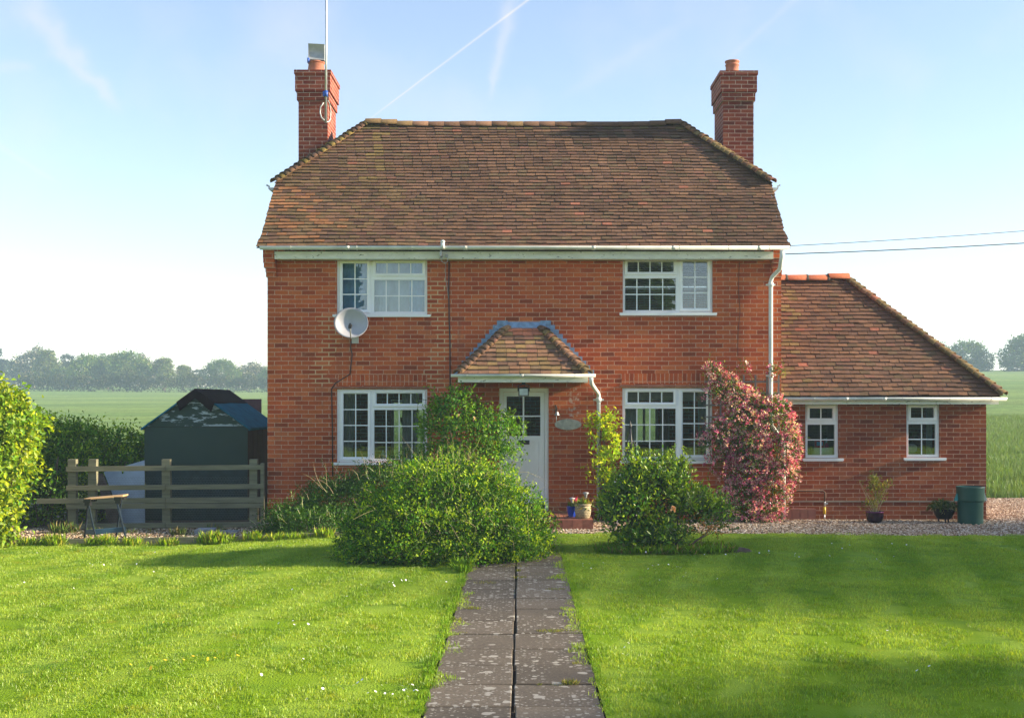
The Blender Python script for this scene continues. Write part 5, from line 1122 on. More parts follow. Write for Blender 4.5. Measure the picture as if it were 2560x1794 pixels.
# edging board
m_ = MB(); xs_ = [-9.5, -6.4, -4.2, -2.0]
for a, b in zip(xs_, xs_[1:]): m_.hexa([(a, -2.41, -.25), (b-.008, -2.41, -.25), (b-.008, -2.37, -.25), (a, -2.37, -.25), (a, -2.41, hg(a, -2.4)+.085), (b-.008, -2.41, hg(b, -2.4)+.080), (b-.008, -2.37, hg(b, -2.4)+.080), (a, -2.37, hg(a, -2.4)+.085)])
tag(m_.build('edging_board', M['wood'], base=(-5.5, -2.39, -.1)), 'long low timber edging board between the left lawn and the gravel', 'edging')
m_ = MB(); m_.hexa([(-5.22, -1.12, -.14), (-4.9, -1.12, -.14), (-4.9, -.9, -.14), (-5.22, -.9, -.14), (-5.22, -1.12, -.05), (-4.9, -1.12, -.045), (-4.92, -.9, -.03), (-5.2, -.9, -.035)]); m_.box(-4.88, -4.55, -1.0, -.85, -.14, -.08); tag(m_.build('stone_slab', simple('grey_slab', (.28, .30, .33), .8, var=.35, scale=10), base=(-5.0, -1.0, -.13)), 'grey broken slab lying on the gravel before the fence', 'slab')
# ------------------------------------------------------------------ vegetation
def unit(a): return a/np.maximum(np.linalg.norm(a, axis=1, keepdims=True), 1e-9)
def leaves(name, P, D, Nn, size, col, mat, parent=None, base=None, asp=.5, fold=.25, kind=None):
    """many small bent leaves: P bases, D directions, Nn face normals, size lengths"""
    P = np.asarray(P, float); n = len(P); D = unit(np.asarray(D, float)); Sd = unit(np.cross(D, Nn)); Nm = np.cross(Sd, D); L = np.asarray(size).reshape(-1, 1)
    v = np.empty((n, 4, 3)); v[:, 0] = P; v[:, 1] = P+D*L*.5+Sd*L*asp*.5+Nm*L*fold*.5; v[:, 2] = P+D*L-Nm*L*.08; v[:, 3] = P+D*L*.5-Sd*L*asp*.5+Nm*L*fold*.5
    me = bpy.data.meshes.new(name); me.vertices.add(n*4); me.vertices.foreach_set('co', v.ravel()); me.loops.add(n*6); me.polygons.add(n*2)
    b = np.arange(n)*4; lp = np.stack([b, b+1, b+2, b, b+2, b+3], 1).ravel().astype(np.int32)
    me.loops.foreach_set('vertex_index', lp); me.polygons.foreach_set('loop_start', np.arange(n*2, dtype=np.int32)*3); me.polygons.foreach_set('loop_total', np.full(n*2, 3, dtype=np.int32))
    at = me.attributes.new('Col', 'FLOAT_COLOR', 'POINT'); c = np.ones((n, 4, 4), dtype=np.float32); c[:, :, :3] = np.clip(np.asarray(col), 0, 1).reshape(n, 1, 3); at.data.foreach_set('color', c.ravel())
    me.materials.append(mat); me.update(); me.validate()
    return link(name, me, parent, base)
def rdir(n): return unit(rs.normal(size=(n, 3)))
def lump(d, ph): return 1+.13*np.sin(d[:, 0]*5+ph[0])*np.sin(d[:, 2]*4+ph[1])+.08*np.sin(d[:, 1]*9+ph[2]+d[:, 0]*7)+.08*np.sin(d[:, 2]*13+ph[3])+.06*np.sin(d[:, 0]*17+ph[4])*np.sin(d[:, 1]*15+ph[5])
def crown_points(ells, n, zmin, inner=.72, up=0.0, shell=(.80, 1.04)):
    """clump centres in the outer shell of a union of ellipsoids, with outward directions"""
    w = np.array([max(e[1])**2 for e in ells]); w = w/w.sum(); P = []; O = []; cnt = 0
    ph = rs.uniform(0, 6.28, 8)
    while cnt < n:
        k = rs.choice(len(ells), p=w, size=n); d = rdir(n); d[:, 2] = np.where(rs.rand(n) < .6, np.abs(d[:, 2]), d[:, 2]); d = unit(d)
        c = np.array([ells[i][0] for i in k]); r = np.array([ells[i][1] for i in k]); q = rs.uniform(shell[0], shell[1], n)*lump(d, ph)
        p = c+d*r*q[:, None]; ok = p[:, 2] > zmin
        for i, (ec, er) in enumerate(ells):
            dd = np.linalg.norm((p-np.array(ec))/np.array(er), axis=1); ok &= ~((dd < inner) & (k != i))
        P.append(p[ok]); O.append(unit(d[ok]/r[ok])); cnt += ok.sum()
    return np.concatenate(P)[:n], np.concatenate(O)[:n]
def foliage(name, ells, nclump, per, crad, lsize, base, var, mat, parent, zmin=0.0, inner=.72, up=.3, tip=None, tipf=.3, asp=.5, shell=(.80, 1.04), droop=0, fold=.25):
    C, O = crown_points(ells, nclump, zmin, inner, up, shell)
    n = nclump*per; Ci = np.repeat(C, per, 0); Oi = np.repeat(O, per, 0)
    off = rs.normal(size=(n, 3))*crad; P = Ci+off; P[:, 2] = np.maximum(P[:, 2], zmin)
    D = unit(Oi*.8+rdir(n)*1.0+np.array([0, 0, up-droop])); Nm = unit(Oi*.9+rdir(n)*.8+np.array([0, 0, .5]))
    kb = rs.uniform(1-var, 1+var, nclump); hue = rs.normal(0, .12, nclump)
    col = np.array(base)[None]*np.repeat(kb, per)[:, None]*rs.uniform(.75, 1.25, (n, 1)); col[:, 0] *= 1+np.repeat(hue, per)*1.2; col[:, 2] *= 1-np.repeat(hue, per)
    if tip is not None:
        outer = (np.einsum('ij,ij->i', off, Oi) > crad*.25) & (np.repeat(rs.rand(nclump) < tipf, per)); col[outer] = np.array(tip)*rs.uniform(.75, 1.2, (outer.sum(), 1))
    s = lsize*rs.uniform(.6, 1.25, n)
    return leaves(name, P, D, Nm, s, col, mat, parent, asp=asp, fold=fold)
def shoots(parent, ells, n, ln, rad, lsize, lper, colr, stemm, mat, zmin=0, up=.8, name='shoot_leaves', sname='shoots', asp=.5, dirbias=None, rng=(.86, 1.0), curve=.3, sel=None):
    """thin leafy shoots leaving the crown, so that its outline is ragged"""
    C, O = crown_points(ells, n*(3 if sel else 1), zmin, .8, 0, rng)
    if sel: k = sel(C, O); C, O = C[k][:n], O[k][:n]; n = len(C)
    m_ = MB(); P = []; D = []; Nn = []; cc = []
    for c, o in zip(C, O):
        d = Vector(o)*.6+Vector((0, 0, up))+Vector(rs.normal(size=3)*.35)
        if dirbias: d += Vector(dirbias)
        d.normalize(); L_ = rs.uniform(*ln); bend = Vector(rs.normal(size=3)*curve)+Vector((0, 0, -curve*.8)); pts = [Vector(c)+d*L_*t+bend*L_*t*t*.5 for t in (0, .25, .5, .75, 1)]
        m_.tube(pts, [rad, rad*.85, rad*.7, rad*.5, rad*.25], 3, cap=False)
        for k in range(lper):
            t = .15+.85*(k+rs.rand())/lper; p = Vector(c)+d*L_*t+bend*L_*t*t*.5; P.append(p+Vector(rs.normal(size=3)*.005)); dd = (d+Vector(rs.normal(size=3)*.8)).normalized(); D.append(dd); Nn.append(rs.normal(size=3)+np.array([0, 0, .6])); cc.append(np.array(colr)*rs.uniform(.7, 1.3))
    m_.build(sname, stemm, parent)['kind'] = 'stuff'
    if lper: leaves(name, P, D, unit(np.array(Nn)), lsize*rs.uniform(.6, 1.2, len(P)), cc, mat, parent, asp=asp)
def trunk(mb, p, r, h, d, depth=3, n=6, spread=.7):
    p = Vector(p); d = Vector(d).normalized(); pts = [p]; rr = [r]
    for k in range(4): d = (d+Vector(rs.normal(size=3)*.10)).normalized(); p = p+d*h/4; pts.append(p); rr.append(r*(1-.14*(k+1)))
    mb.tube(pts, rr, n)
    if depth > 0:
        for k in range(3 if depth > 1 else 2):
            nd = (d+Vector(rs.normal(size=3)*spread)); nd.z = abs(nd.z)*.8+.15; trunk(mb, pts[rs.randint(2, 5)], rr[-1]*.75, h*.7, nd, depth-1, max(4, n-1), spread)

# big sprawling bush left of the path
b = thing('sprawling_bush', 'big rounded wild bush with straw coloured stems beside the path', 'bush', (-.95, -4.7, 0))
E = [((-.92, -4.7, .32), (.98, 1.0, .92)), ((-.45, -4.6, .15), (.86, .95, .80)), ((-.05, -4.5, -.1), (.42, .85, .50)), ((-1.45, -4.8, .08), (.76, .90, .82)), ((-1.85, -4.85, -.05), (.52, .80, .62)), ((-.92, -4.5, .70), (.62, .6, .56)), ((-1.0, -5.2, .05), (1.2, .68, .62))]
foliage('foliage', E, 3500, 12, .038, .044, (.075, .20, .003), .5, M['leaf'], b, .01, up=.4, tip=(.38, .54, .008), tipf=.4, shell=(.86, 1.03))
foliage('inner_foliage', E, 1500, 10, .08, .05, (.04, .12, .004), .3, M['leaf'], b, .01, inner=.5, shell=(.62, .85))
shoots(b, E, 380, (.08, .26), .0022, .036, 12, (.22, .38, .010), M['straw'], M['leaf'], .05, up=.5)
shoots(b, E, 200, (.15, .42), .0022, .02, 0, (.1, .2, .02), M['straw'], M['leaf'], .1, up=.15, sname='dry_stems', rng=(.9, 1.0), curve=.8)
shoots(b, [((-.95, -4.6, .75), (.9, .7, .55))], 60, (.15, .34), .0018, .022, 3, (.25, .26, .07), M['straw'], M['leaf'], .9, up=1.4, sname='upright_stems', name='seed_leaves', curve=.4)
# dark low bush against the wall behind it
b = thing('dark_low_bush', 'dark green low bush against the wall behind the big bush', 'bush', (-2.7, -1.3, 0))
E = [((-2.75, -.95, .1), (1.0, .7, .72)), ((-2.0, -1.0, .3), (.95, .7, .80)), ((-3.45, -1.25, -.1), (.75, .75, .55)), ((-3.05, -1.7, -.1), (.9, .6, .42))]
foliage('foliage', E, 3600, 12, .05, .038, (.045, .135, .008), .35, M['leaf'], b, -.10, up=.2, tip=(.10, .23, .015), tipf=.25, shell=(.75, 1.03))
shoots(b, E, 160, (.08, .22), .0022, .034, 10, (.08, .2, .02), M['leaf'], M['leaf'], .0, up=.6)
shoots(b, [((-2.3, -1.6, .5), (.9, .5, .4))], 26, (.3, .55), .0028, .022, 3, (.12, .18, .05), M['straw'], M['leaf'], .4, up=.8, sname='dry_stems', name='seed_leaves', curve=.5)
# rose bush by the door
b = thing('rose_bush', 'tall leafy rose bush reaching over the left side of the door', 'bush', (-.85, -.85, 0))
E = [((-.85, -.8, 1.45), (.62, .45, .42)), ((-1.05, -.75, 1.85), (.36, .34, .34)), ((-.35, -.9, 1.48), (.42, .38, .32)), ((-1.35, -.7, 1.5), (.32, .34, .40)), ((-.70, -.85, 1.1), (.62, .42, .38)), ((-1.3, -.7, 1.15), (.35, .32, .35))]
foliage('foliage', E, 620, 12, .06, .062, (.085, .23, .010), .35, M['leaf'], b, .4, up=.1, tip=(.23, .40, .015), tipf=.35, shell=(.6, 1.06), asp=.52)
shoots(b, E, 60, (.15, .42), .004, .052, 11, (.15, .30, .015), M['bark'], M['leaf'], 1.0, up=.7, asp=.5, dirbias=(.25, 0, 0))
m_ = MB()
for k in range(9): a = rs.uniform(-.4, .5); m_.tube([(-.85+rs.uniform(-.15, .15), -.8+rs.uniform(-.1, .1), -.02), (-.85+a*.5, -.8, .6), (-.85+a*1.2, -.8+rs.uniform(-.2, .2), 1.3+rs.uniform(-.1, .4))], [.014, .010, .005], 5)
m_.build('stems', M['bark'], b)
P = np.array([(-.98, -1.22, 1.78), (-1.0, -1.18, 1.6), (-.72, -1.25, 1.74), (-.48, -1.25, 1.62), (-1.2, -1.1, 1.45)]); pp = np.repeat(P, 14, 0)+rs.normal(size=(70, 3))*.008
leaves('buds', pp, rdir(70)+np.array([0, 0, .4]), rdir(70), np.full(70, .030), np.tile((.62, .48, .32), (70, 1))*rs.uniform(.7, 1.2, (70, 1)), M['petal'], b, asp=.8)
# glossy shrub right of the path
b = thing('glossy_shrub', 'glossy green evergreen shrub right of the path before the lower right window', 'shrub', (1.9, -4.2, 0))
E = [((1.48, -4.15, .48), (.38, .42, .46)), ((1.86, -4.1, .70), (.38, .4, .46)), ((1.56, -4.2, .86), (.20, .26, .20)), ((2.10, -4.1, .98), (.18, .24, .18)), ((1.60, -4.15, 1.06), (.14, .2, .18)), ((2.40, -4.15, .52), (.34, .32, .24)), ((2.66, -4.15, .46), (.18, .22, .16)), ((1.8, -4.3, .18), (.46, .36, .22))]
M['leafgloss'] = leaf_mat('glossy_leaves', .30, .05, .38)
foliage('foliage', E, 760, 12, .060, .066, (.10, .23, .008), .5, M['leafgloss'], b, .03, up=.5, tip=(.36, .50, .010), tipf=.45, asp=.42, shell=(.68, 1.12))
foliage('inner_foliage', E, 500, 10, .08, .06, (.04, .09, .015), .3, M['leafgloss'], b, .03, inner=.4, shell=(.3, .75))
shoots(b, E, 130, (.10, .32), .004, .058, 13, (.24, .37, .015), M['bark'], M['leafgloss'], .5, up=1.1, asp=.42)
shoots(b, [((2.35, -4.15, .40), (.5, .45, .36))], 45, (.12, .3), .004, .05, 10, (.10, .18, .03), M['bark'], M['leafgloss'], .25, up=.5, asp=.42, sname='side_shoots', name='side_leaves', dirbias=(.5, 0, 0))
m_ = MB()
for k in range(16):
    a = rs.uniform(-.25, .30); x = rs.uniform(1.35, 2.1); m_.tube([(x, -4.25+rs.uniform(-.15, .1), -.02), (x+a*.5, -4.3, .25), (x+a*1.6, -4.2, .6)], [.013, .010, .005], 5)
for x, dx_ in ((2.05, .62), (2.1, .5), (1.95, .35), (2.15, .42)): m_.tube([(x, -4.45, -.02), (x+dx_*.35, -4.48, .12), (x+dx_*.8, -4.42, .26), (x+dx_*1.1, -4.4, .48)], [.014, .011, .007, .004], 5)
m_.build('stems', M['bark'], b)
pp = np.array([(2.02, -4.68, .60)])+rs.normal(size=(26, 3))*.012; leaves('rose_bloom', pp, rdir(26)+np.array([0, -.5, .4]), rdir(26), np.full(26, .04), np.tile((.80, .50, .30), (26, 1))*rs.uniform(.8, 1.1, (26, 1)), M['petal'], b, asp=.9)
pp = np.array([(2.48, -4.6, .34)])+rs.normal(size=(90, 3))*np.array([.10, .05, .07]); leaves('russet_leaves', pp, rdir(90), rdir(90)+np.array([0, 0, .5]), np.full(90, .042), np.tile((.36, .17, .04), (90, 1))*rs.uniform(.6, 1.3, (90, 1)), M['leaf'], b)
# low growth and dry grass under the right shrub
nn = 3000; ang = rs.uniform(0, 6.283, nn); q = np.sqrt(rs.rand(nn)); P = np.stack([1.95+.95*q*np.cos(ang), -4.42+.36*q*np.sin(ang), np.zeros(nn)], 1)
P[:, 2] = rs.uniform(0, .05, nn); c_ = np.where((rs.rand(nn) < .15)[:, None], np.array((.42, .32, .12)), np.array((.20, .36, .015)))*rs.uniform(.7, 1.3, (nn, 1))
o = leaves('ground_growth', P, rdir(nn)*.6+np.array([0, 0, .9]), rdir(nn), rs.uniform(.05, .13, nn), c_, M['leaf'], asp=.14, base=(2.0, -4.45, 0)); o['kind'] = 'stuff'; tag(o, 'low growth and dry grass around the foot of the right shrub', 'undergrowth')
m_ = MB(); m_.smooth = True; blob(m_, (2.86, -4.35, .0), (.26, .16, .07), 20, 10, 1.0); md = m_.build('clod', M['soil'], base=(2.86, -4.35, 0)); md.name = 'soil_mound'; tag(md, 'small mound of earth and dead grass at the right foot of the glossy shrub', 'mound')
nn = 420; P = np.array([2.86, -4.35, .03])+rs.normal(size=(nn, 3))*np.array([.13, .08, .02]); leaves('dead_grass', P, rdir(nn)+np.array([0, 0, .2]), rdir(nn), rs.uniform(.04, .12, nn), np.array((.30, .20, .10))*rs.uniform(.4, 1.4, (nn, 1)), M['leaf'], md, asp=.12)

# climber on the porch downpipe
b = thing('yellow_green_climber', 'yellow green climbing plant twined around the porch downpipe', 'climber', (1.38, -.15, 0))
E = [((1.27, -.20, 1.58), (.20, .13, .16)), ((1.52, -.20, 1.68), (.17, .13, .15)), ((1.50, -.18, 1.38), (.15, .12, .20)), ((1.50, -.2, 1.0), (.17, .14, .26)), ((1.33, -.22, .88), (.20, .14, .18)), ((1.50, -.2, .60), (.18, .15, .28)), ((1.25, -.2, 1.40), (.10, .08, .09)), ((1.55, -.25, .3), (.2, .15, .3))]
E = [((c[0], c[1]-.22, c[2]), r) for c, r in E]
foliage('foliage', E, 150, 9, .05, .085, (.33, .50, .012), .3, M['leaf'], b, .02, up=-.2, tip=(.66, .72, .02), tipf=.5, asp=.42, shell=(.45, 1.08))
m_ = MB()
for k in range(4): m_.tube([(1.40+.06*math.sin(t*2.1+k*1.5), -.11+.05*math.cos(t*2.1+k*1.5), t*.32) for t in range(6)], [.010]*5+[.004], 5)
m_.build('stems', M['bark'], b)
shoots(b, E, 26, (.08, .22), .0025, .06, 6, (.42, .56, .02), M['bark'], M['leaf'], .5, up=.2, asp=.42)
# honeysuckle
b = thing('pink_honeysuckle', 'large honeysuckle climber covered in pink and cream flowers', 'climber', (4.05, -.35, 0))
def z6(x, y, D=19.95): return (px(1480+x/2.98, D), D-CAMD, pz(880+y/2.98, D))
BL = [(950, 170, 75, 70), (900, 120, 40, 40), (1000, 260, 110, 100), (1100, 330, 120, 90), (950, 350, 90, 90), (1210, 330, 60, 50), (1160, 120, 40, 40), (1390, 130, 50, 34), (1240, 420, 120, 80), (1400, 430, 110, 90),
      (980, 600, 110, 90), (1150, 560, 150, 130), (1380, 560, 150, 140), (930, 690, 120, 110), (1150, 730, 190, 150), (1400, 740, 160, 160), (980, 850, 110, 100), (1180, 900, 200, 150), (1400, 900, 140, 120), (1150, 1060, 160, 120), (1330, 1050, 130, 110), (1150, 1200, 140, 110), (1320, 1200, 120, 100), (1220, 1270, 150, 50), (1450, 1120, 60, 50), (1100, 420, 90, 80), (1490, 700, 70, 150), (1470, 930, 75, 120)]
E = []
for (x, y, rx, ry) in BL:
    c = z6(x, y); dep = .24 if y > 480 else .15; dep = dep*(1 if rx > 60 else .6); E.append(((c[0], -.06-dep, max(c[2], .04)), (rx/2.98/150, dep, ry/2.98/150)))
foliage('foliage', E, 1500, 9, .05, .044, (.06, .14, .012), .35, M['leaf'], b, .0, inner=.3, up=.0, tip=(.22, .32, .02), tipf=.3, shell=(.55, 1.0))
def flowers(ells, n, per, rad, size, parent):
    C, O = crown_points(ells, n, .02, .55, 0, (.90, 1.10)); k = O[:, 1] < .35; C, O = C[k], O[k]; n = len(C)
    P = np.repeat(C, per, 0); D = unit(np.repeat(O, per, 0)*.9+rdir(n*per)*.9+np.array([0, 0, .25])); P = P+D*rad*.3+rs.normal(size=P.shape)*rad*.35
    t = rs.rand(n*per); kk = np.repeat(rs.uniform(.75, 1.15, n), per)[:, None]
    pal = np.array([(.48, .025, .20), (.74, .12, .38), (.90, .38, .58), (.95, .66, .76), (.97, .86, .82)]); pick = np.clip((t*5+np.repeat(rs.normal(0, .9, n), per)), 0, 4.999).astype(int)
    leaves('flowers', P, D, rdir(n*per), size*rs.uniform(.7, 1.25, n*per), pal[pick]*kk, M['petal'], parent, asp=.26, fold=.5)
flowers(E, 2700, 9, .030, .042, b)
shoots(b, E, 60, (.08, .3), .003, .036, 7, (.10, .17, .03), M['bark'], M['leaf'], .1, up=.2)
m_ = MB()
for k in range(12): x = 3.9+rs.uniform(-.35, .35); m_.tube([(x, -.2+rs.uniform(-.1, .1), -.02), (x+rs.uniform(-.2, .2), -.15, .7), (x+rs.uniform(-.5, .4), -.1, 1.5), (x+rs.uniform(-.6, .3), -.08, 2.2)], [.018, .014, .010, .005], 5)
m_.build('stems', M['bark'], b)
# plants in pots (parts of their own things: they stand in the pots)
def pot_plant(name, label, cat, c, ells, ncl, per, crad, ls, base, tip, zmin, asp, stems, up=.5):
    t = thing(name, label, cat, c); foliage('foliage', ells, ncl, per, crad, ls, base, .3, M['leaf'], t, zmin, up=up, tip=tip, tipf=.5, asp=asp, shell=(.2, 1.05)); m_ = MB()
    for k in range(stems):
        e = ells[rs.randint(len(ells))]; q = np.array(e[0])+rs.normal(size=3)*np.array(e[1])*.4; a = (c[0]+rs.uniform(-.04, .04), c[1]+rs.uniform(-.04, .04), c[2]); m_.tube([a, tuple((np.array(a)*.55+q*.45)+np.array([rs.uniform(-.03, .03), 0, .02])), tuple(q)], [.005, .004, .002], 4)
    m_.build('stems', M['straw'], t); return t
x, y, z = bp; z += .15
def zz(px_, py_): a, bq = zw(px_, py_); return (px(a, 20.25), -.15, pz(bq, 20.25))
E = [(zz(985, 960), (.17, .12, .14)), (zz(950, 860), (.07, .07, .12)), (zz(905, 1120), (.12, .1, .10)), (zz(1060, 930), (.10, .09, .06)), (zz(1120, 900), (.05, .05, .04)), (zz(985, 1080), (.10, .09, .12)), (zz(810, 885), (.025, .03, .03))]
pot_plant('potted_bamboo', 'small yellow green leafy bamboo growing in the dark bowl pot', 'plant', (x, y, z), E, 105, 6, .035, .055, (.16, .20, .025), (.34, .33, .05), z, .28, 22)
x, y, z = gp; z += .22; n = 300; a = rs.uniform(0, 6.283, n); el_ = rs.uniform(.15, 1.2, n); D = np.stack([np.cos(a)*np.cos(el_), np.sin(a)*np.cos(el_), np.sin(el_)], 1); t = thing('potted_grass', 'spiky variegated grass spilling over the black pot beside the water butt', 'plant', (x, y, z))
P = np.array([x, y, z])+rs.normal(size=(n, 3))*np.array([.05, .04, .01]); L1 = rs.uniform(.12, .22, n); leaves('blades', P, D, unit(rdir(n)+np.array([0, 0, 1.])), L1, np.where((rs.rand(n) < .35)[:, None], np.array((.42, .42, .22)), np.array((.14, .22, .06)))*rs.uniform(.6, 1.1, (n, 1)), M['leaf'], t, asp=.10)
P2 = P+D*L1[:, None]*.75; D2 = unit(D*.8+np.array([0, 0, -.9])+rdir(n)*.3); leaves('drooping_tips', P2, D2, unit(rdir(n)+np.array([0, -.5, .5])), rs.uniform(.06, .13, n), np.where((rs.rand(n) < .45)[:, None], np.array((.42, .42, .22)), np.array((.14, .22, .06)))*rs.uniform(.6, 1.1, (n, 1)), M['leaf'], t, asp=.16)
t = thing('fuchsia_plant', 'straggly plant with pink blooms trailing from the pale urn', 'plant', (PU[0], PU[1], PU[2]+.2)); n = 130; D = unit(rdir(n)*.9+np.array([0, 0, .5])); P = np.array([PU[0], PU[1], PU[2]+.205])+rs.normal(size=(n, 3))*np.array([.05, .05, .005])
leaves('foliage', P, D, rdir(n), rs.uniform(.06, .17, n), np.where((rs.rand(n) < .4)[:, None], np.array((.42, .33, .06)), np.array((.14, .24, .03)))*rs.uniform(.7, 1.2, (n, 1)), M['leaf'], t, asp=.16)
n = 26; P = np.array([PU[0]-.11, PU[1]-.06, PU[2]+.31])+rs.normal(size=(n, 3))*np.array([.022, .015, .012]); leaves('flowers', P, rdir(n), rdir(n), np.full(n, .034), np.array((.68, .07, .20))*rs.uniform(.7, 1.2, (n, 1)), M['petal'], t, asp=.6)
t = thing('small_shoots', 'short green shoots growing in the small blue pot', 'plant', (PB[0], PB[1], PB[2]+.16)); n = 60; P = np.array([PB[0], PB[1], PB[2]+.155])+rs.normal(size=(n, 3))*np.array([.03, .03, .003]); leaves('foliage', P, rdir(n)*.5+np.array([0, 0, 1.]), rdir(n), rs.uniform(.05, .12, n), np.array((.16, .23, .05))*rs.uniform(.6, 1.3, (n, 1)), M['leaf'], t, asp=.2)

# hedges and the bright shrub on the left
b = thing('field_hedge', 'dark mixed hedge behind the fence to the left of the shed', 'hedge', (-8.2, 2.4, -.13))
E = []
for x, y, zt in ((-6.9, 3.2, 1.30), (-7.2, 2.7, 1.36), (-7.6, 2.4, 1.50), (-7.9, 2.0, 1.52), (-8.2, 1.7, 1.62), (-8.5, 1.2, 1.72), (-8.9, .9, 1.55), (-8.1, 1.0, 1.2), (-7.5, 1.5, 1.15), (-6.75, 3.9, 1.35), (-6.5, 4.6, 1.42), (-6.0, 5.2, 1.4), (-9.4, .6, 1.6), (-9.9, .3, 1.5), (-8.4, .5, .8)): E.append(((x, y, zt*.42), (.62, .6, zt*.55+.02)))
foliage('foliage', E, 2300, 12, .075, .075, (.10, .24, .010), .4, M['leaf'], b, -.12, inner=.6, up=.2, tip=(.32, .48, .018), tipf=.45, shell=(.78, 1.06))
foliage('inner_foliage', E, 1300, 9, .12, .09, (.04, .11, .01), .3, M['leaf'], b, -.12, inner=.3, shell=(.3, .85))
shoots(b, E, 200, (.12, .42), .003, .055, 10, (.12, .20, .04), M['bark'], M['leaf'], .9, up=1.3)
m_ = MB()
for (c, r) in E:
    for k in range(3): x = c[0]+rs.uniform(-.25, .25); m_.tube([(x, c[1], -.2), (x+rs.uniform(-.15, .15), c[1], .5), (x+rs.uniform(-.3, .3), c[1]+rs.uniform(-.2, .2), 1.05)], [.022, .016, .006], 5)
m_.build('stems', M['bark'], b)
b = thing('bright_beech_shrub', 'tall sunlit yellow green shrub at the left end of the lawn', 'shrub', (-8.3, -2.6, -.13))
SHX = -.16
E = [((-8.0, -2.7, 1.55), (.95, .8, .80)), ((-8.6, -2.6, 1.6), (.95, .85, .85)), ((-7.95, -2.75, .95), (.85, .75, .75)), ((-8.4, -2.7, .6), (.95, .75, .8)), ((-8.05, -2.85, .3), (.72, .6, .55)), ((-7.75, -2.55, 1.35), (.55, .6, .55)), ((-9.3, -2.6, 1.3), (.9, .8, 1.1)), ((-8.0, -2.7, 0.0), (.62, .5, .35))]
E = [((c[0]+SHX, c[1], c[2]), r) for c, r in E]
foliage('foliage', E, 3000, 11, .075, .082, (.17, .29, .008), .35, M['leaf'], b, -.10, inner=.6, up=-.15, tip=(.40, .48, .012), tipf=.42, shell=(.84, 1.05), droop=.2, asp=.6)
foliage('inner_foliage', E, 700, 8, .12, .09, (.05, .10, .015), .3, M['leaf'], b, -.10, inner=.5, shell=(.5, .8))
shoots(b, E, 110, (.1, .28), .004, .072, 9, (.36, .45, .012), M['bark'], M['leaf'], .2, up=.5, asp=.6)
m_ = MB()
for k in range(14): x = -8.2+rs.uniform(-.8, .8); m_.tube([(x, -2.6, -.2), (x+rs.uniform(-.2, .2), -2.6, .7), (x+rs.uniform(-.4, .4), -2.6, 1.7)], [.03, .022, .008], 6)
m_.build('stems', M['bark'], b)

# long grass, tufts, daisies
def tufts(name, label, cat, spots, base, col2, zf=hg, parent=None):
    P = []; D = []; Ln = []; C_ = []
    for (x, y, r, h, n) in spots:
        for k in range(n):
            a = rs.uniform(0, 6.283); q = r*math.sqrt(rs.rand()); P.append((x+q*math.cos(a), y+q*math.sin(a)*.7, zf(x, y)-.01)); D.append((rs.normal()*.35, rs.normal()*.35, 1)); Ln.append(h*rs.uniform(.4, 1.15)); C_.append(np.array(base if rs.rand() < .7 else col2)*rs.uniform(.7, 1.25))
    o = leaves(name, P, D, rdir(len(P)), np.array(Ln), C_, M['leaf'], asp=.07, fold=.1, base=(spots[0][0], spots[0][1], zf(spots[0][0], spots[0][1]))); o['kind'] = 'stuff'; return tag(o, label, cat)
sp = [(rs.uniform(-8.5, -2.2), rs.uniform(-2.56, -2.42), .10, rs.uniform(.04, .10), 16) for _ in range(110)]
for (x, h, n) in ((-6.15, .19, 200), (-6.3, .14, 120), (-5.75, .16, 150), (-7.3, .15, 130), (-4.55, .22, 260), (-4.4, .17, 220), (-4.65, .15, 160), (-3.95, .18, 150), (-2.9, .18, 150), (-5.2, .14, 200), (-3.3, .13, 160), (-3.6, .14, 160), (-6.9, .2, 260)): sp.append((x, -2.56, .15, h, n))
tufts('long_grass', 'bright uncut grass tufts along the timber edging board', 'long grass', sp, (.25, .42, .010), (.42, .42, .06))
sp = [(rs.uniform(-7.5, -3.6), rs.uniform(-2.2, -.5), .12, rs.uniform(.04, .10), 16) for _ in range(60)]+[(-5.45, -1.2, .12, .16, 90), (-5.1, -.35, .15, .12, 60), (-4.45, .1, .1, .16, 60), (-6.9, -1.0, .2, .14, 90), (-7.4, -.8, .25, .2, 160), (-6.3, -.9, .1, .1, 40), (-3.9, -1.4, .15, .12, 90)]
tufts('weeds', 'green weeds scattered over the gravel before the fence', 'weeds', sp, (.11, .20, .03), (.30, .26, .12))
sp = []
for (zx, zy, r, h, n) in ((980, 590, .10, .035, 160), (970, 545, .03, .05, 60), (1250, 675, .11, .030, 170), (735, 625, .13, .025, 170), (1100, 565, .14, .02, 130), (590, 745, .05, .04, 50), (650, 815, .07, .04, 110), (525, 895, .06, .04, 90), (560, 985, .06, .02, 60), (1190, 980, .10, .035, 210), (1320, 975, .10, .03, 150), (1350, 1355, .06, .045, 120), (1280, 1362, .07, .02, 60), (1400, 1210, .04, .03, 50), (1120, 1365, .02, .03, 20), (700, 575, .1, .015, 60), (1170, 465, .15, .02, 120), (935, 505, .2, .03, 160), (945, 700, .01, .02, 12)):
    X, Y_ = 960+zx/2.904, 1240+zy/2.904; d = CAMZ*F/(Y_-CY); sp.append((px(X, d), d-CAMD, r, h, n))
tufts('path_weeds', 'tufts of grass growing from the joints of the paved path', 'weeds', sp, (.17, .22, .03), (.36, .30, .10), zf=lambda x, y: .0)
sp = [(PX0-.02+rs.uniform(-.03, .02), y, .05, rs.uniform(.03, .06), 40) for y in np.arange(-12.7, -6.0, .05)]+[(PX1+.02, y, .04, rs.uniform(.03, .05), 24) for y in np.arange(-12.7, -2.2, .07)]+[(PX0-.04, -6.1, .1, .17, 260), (PX0-.02, -6.3, .08, .12, 160)]
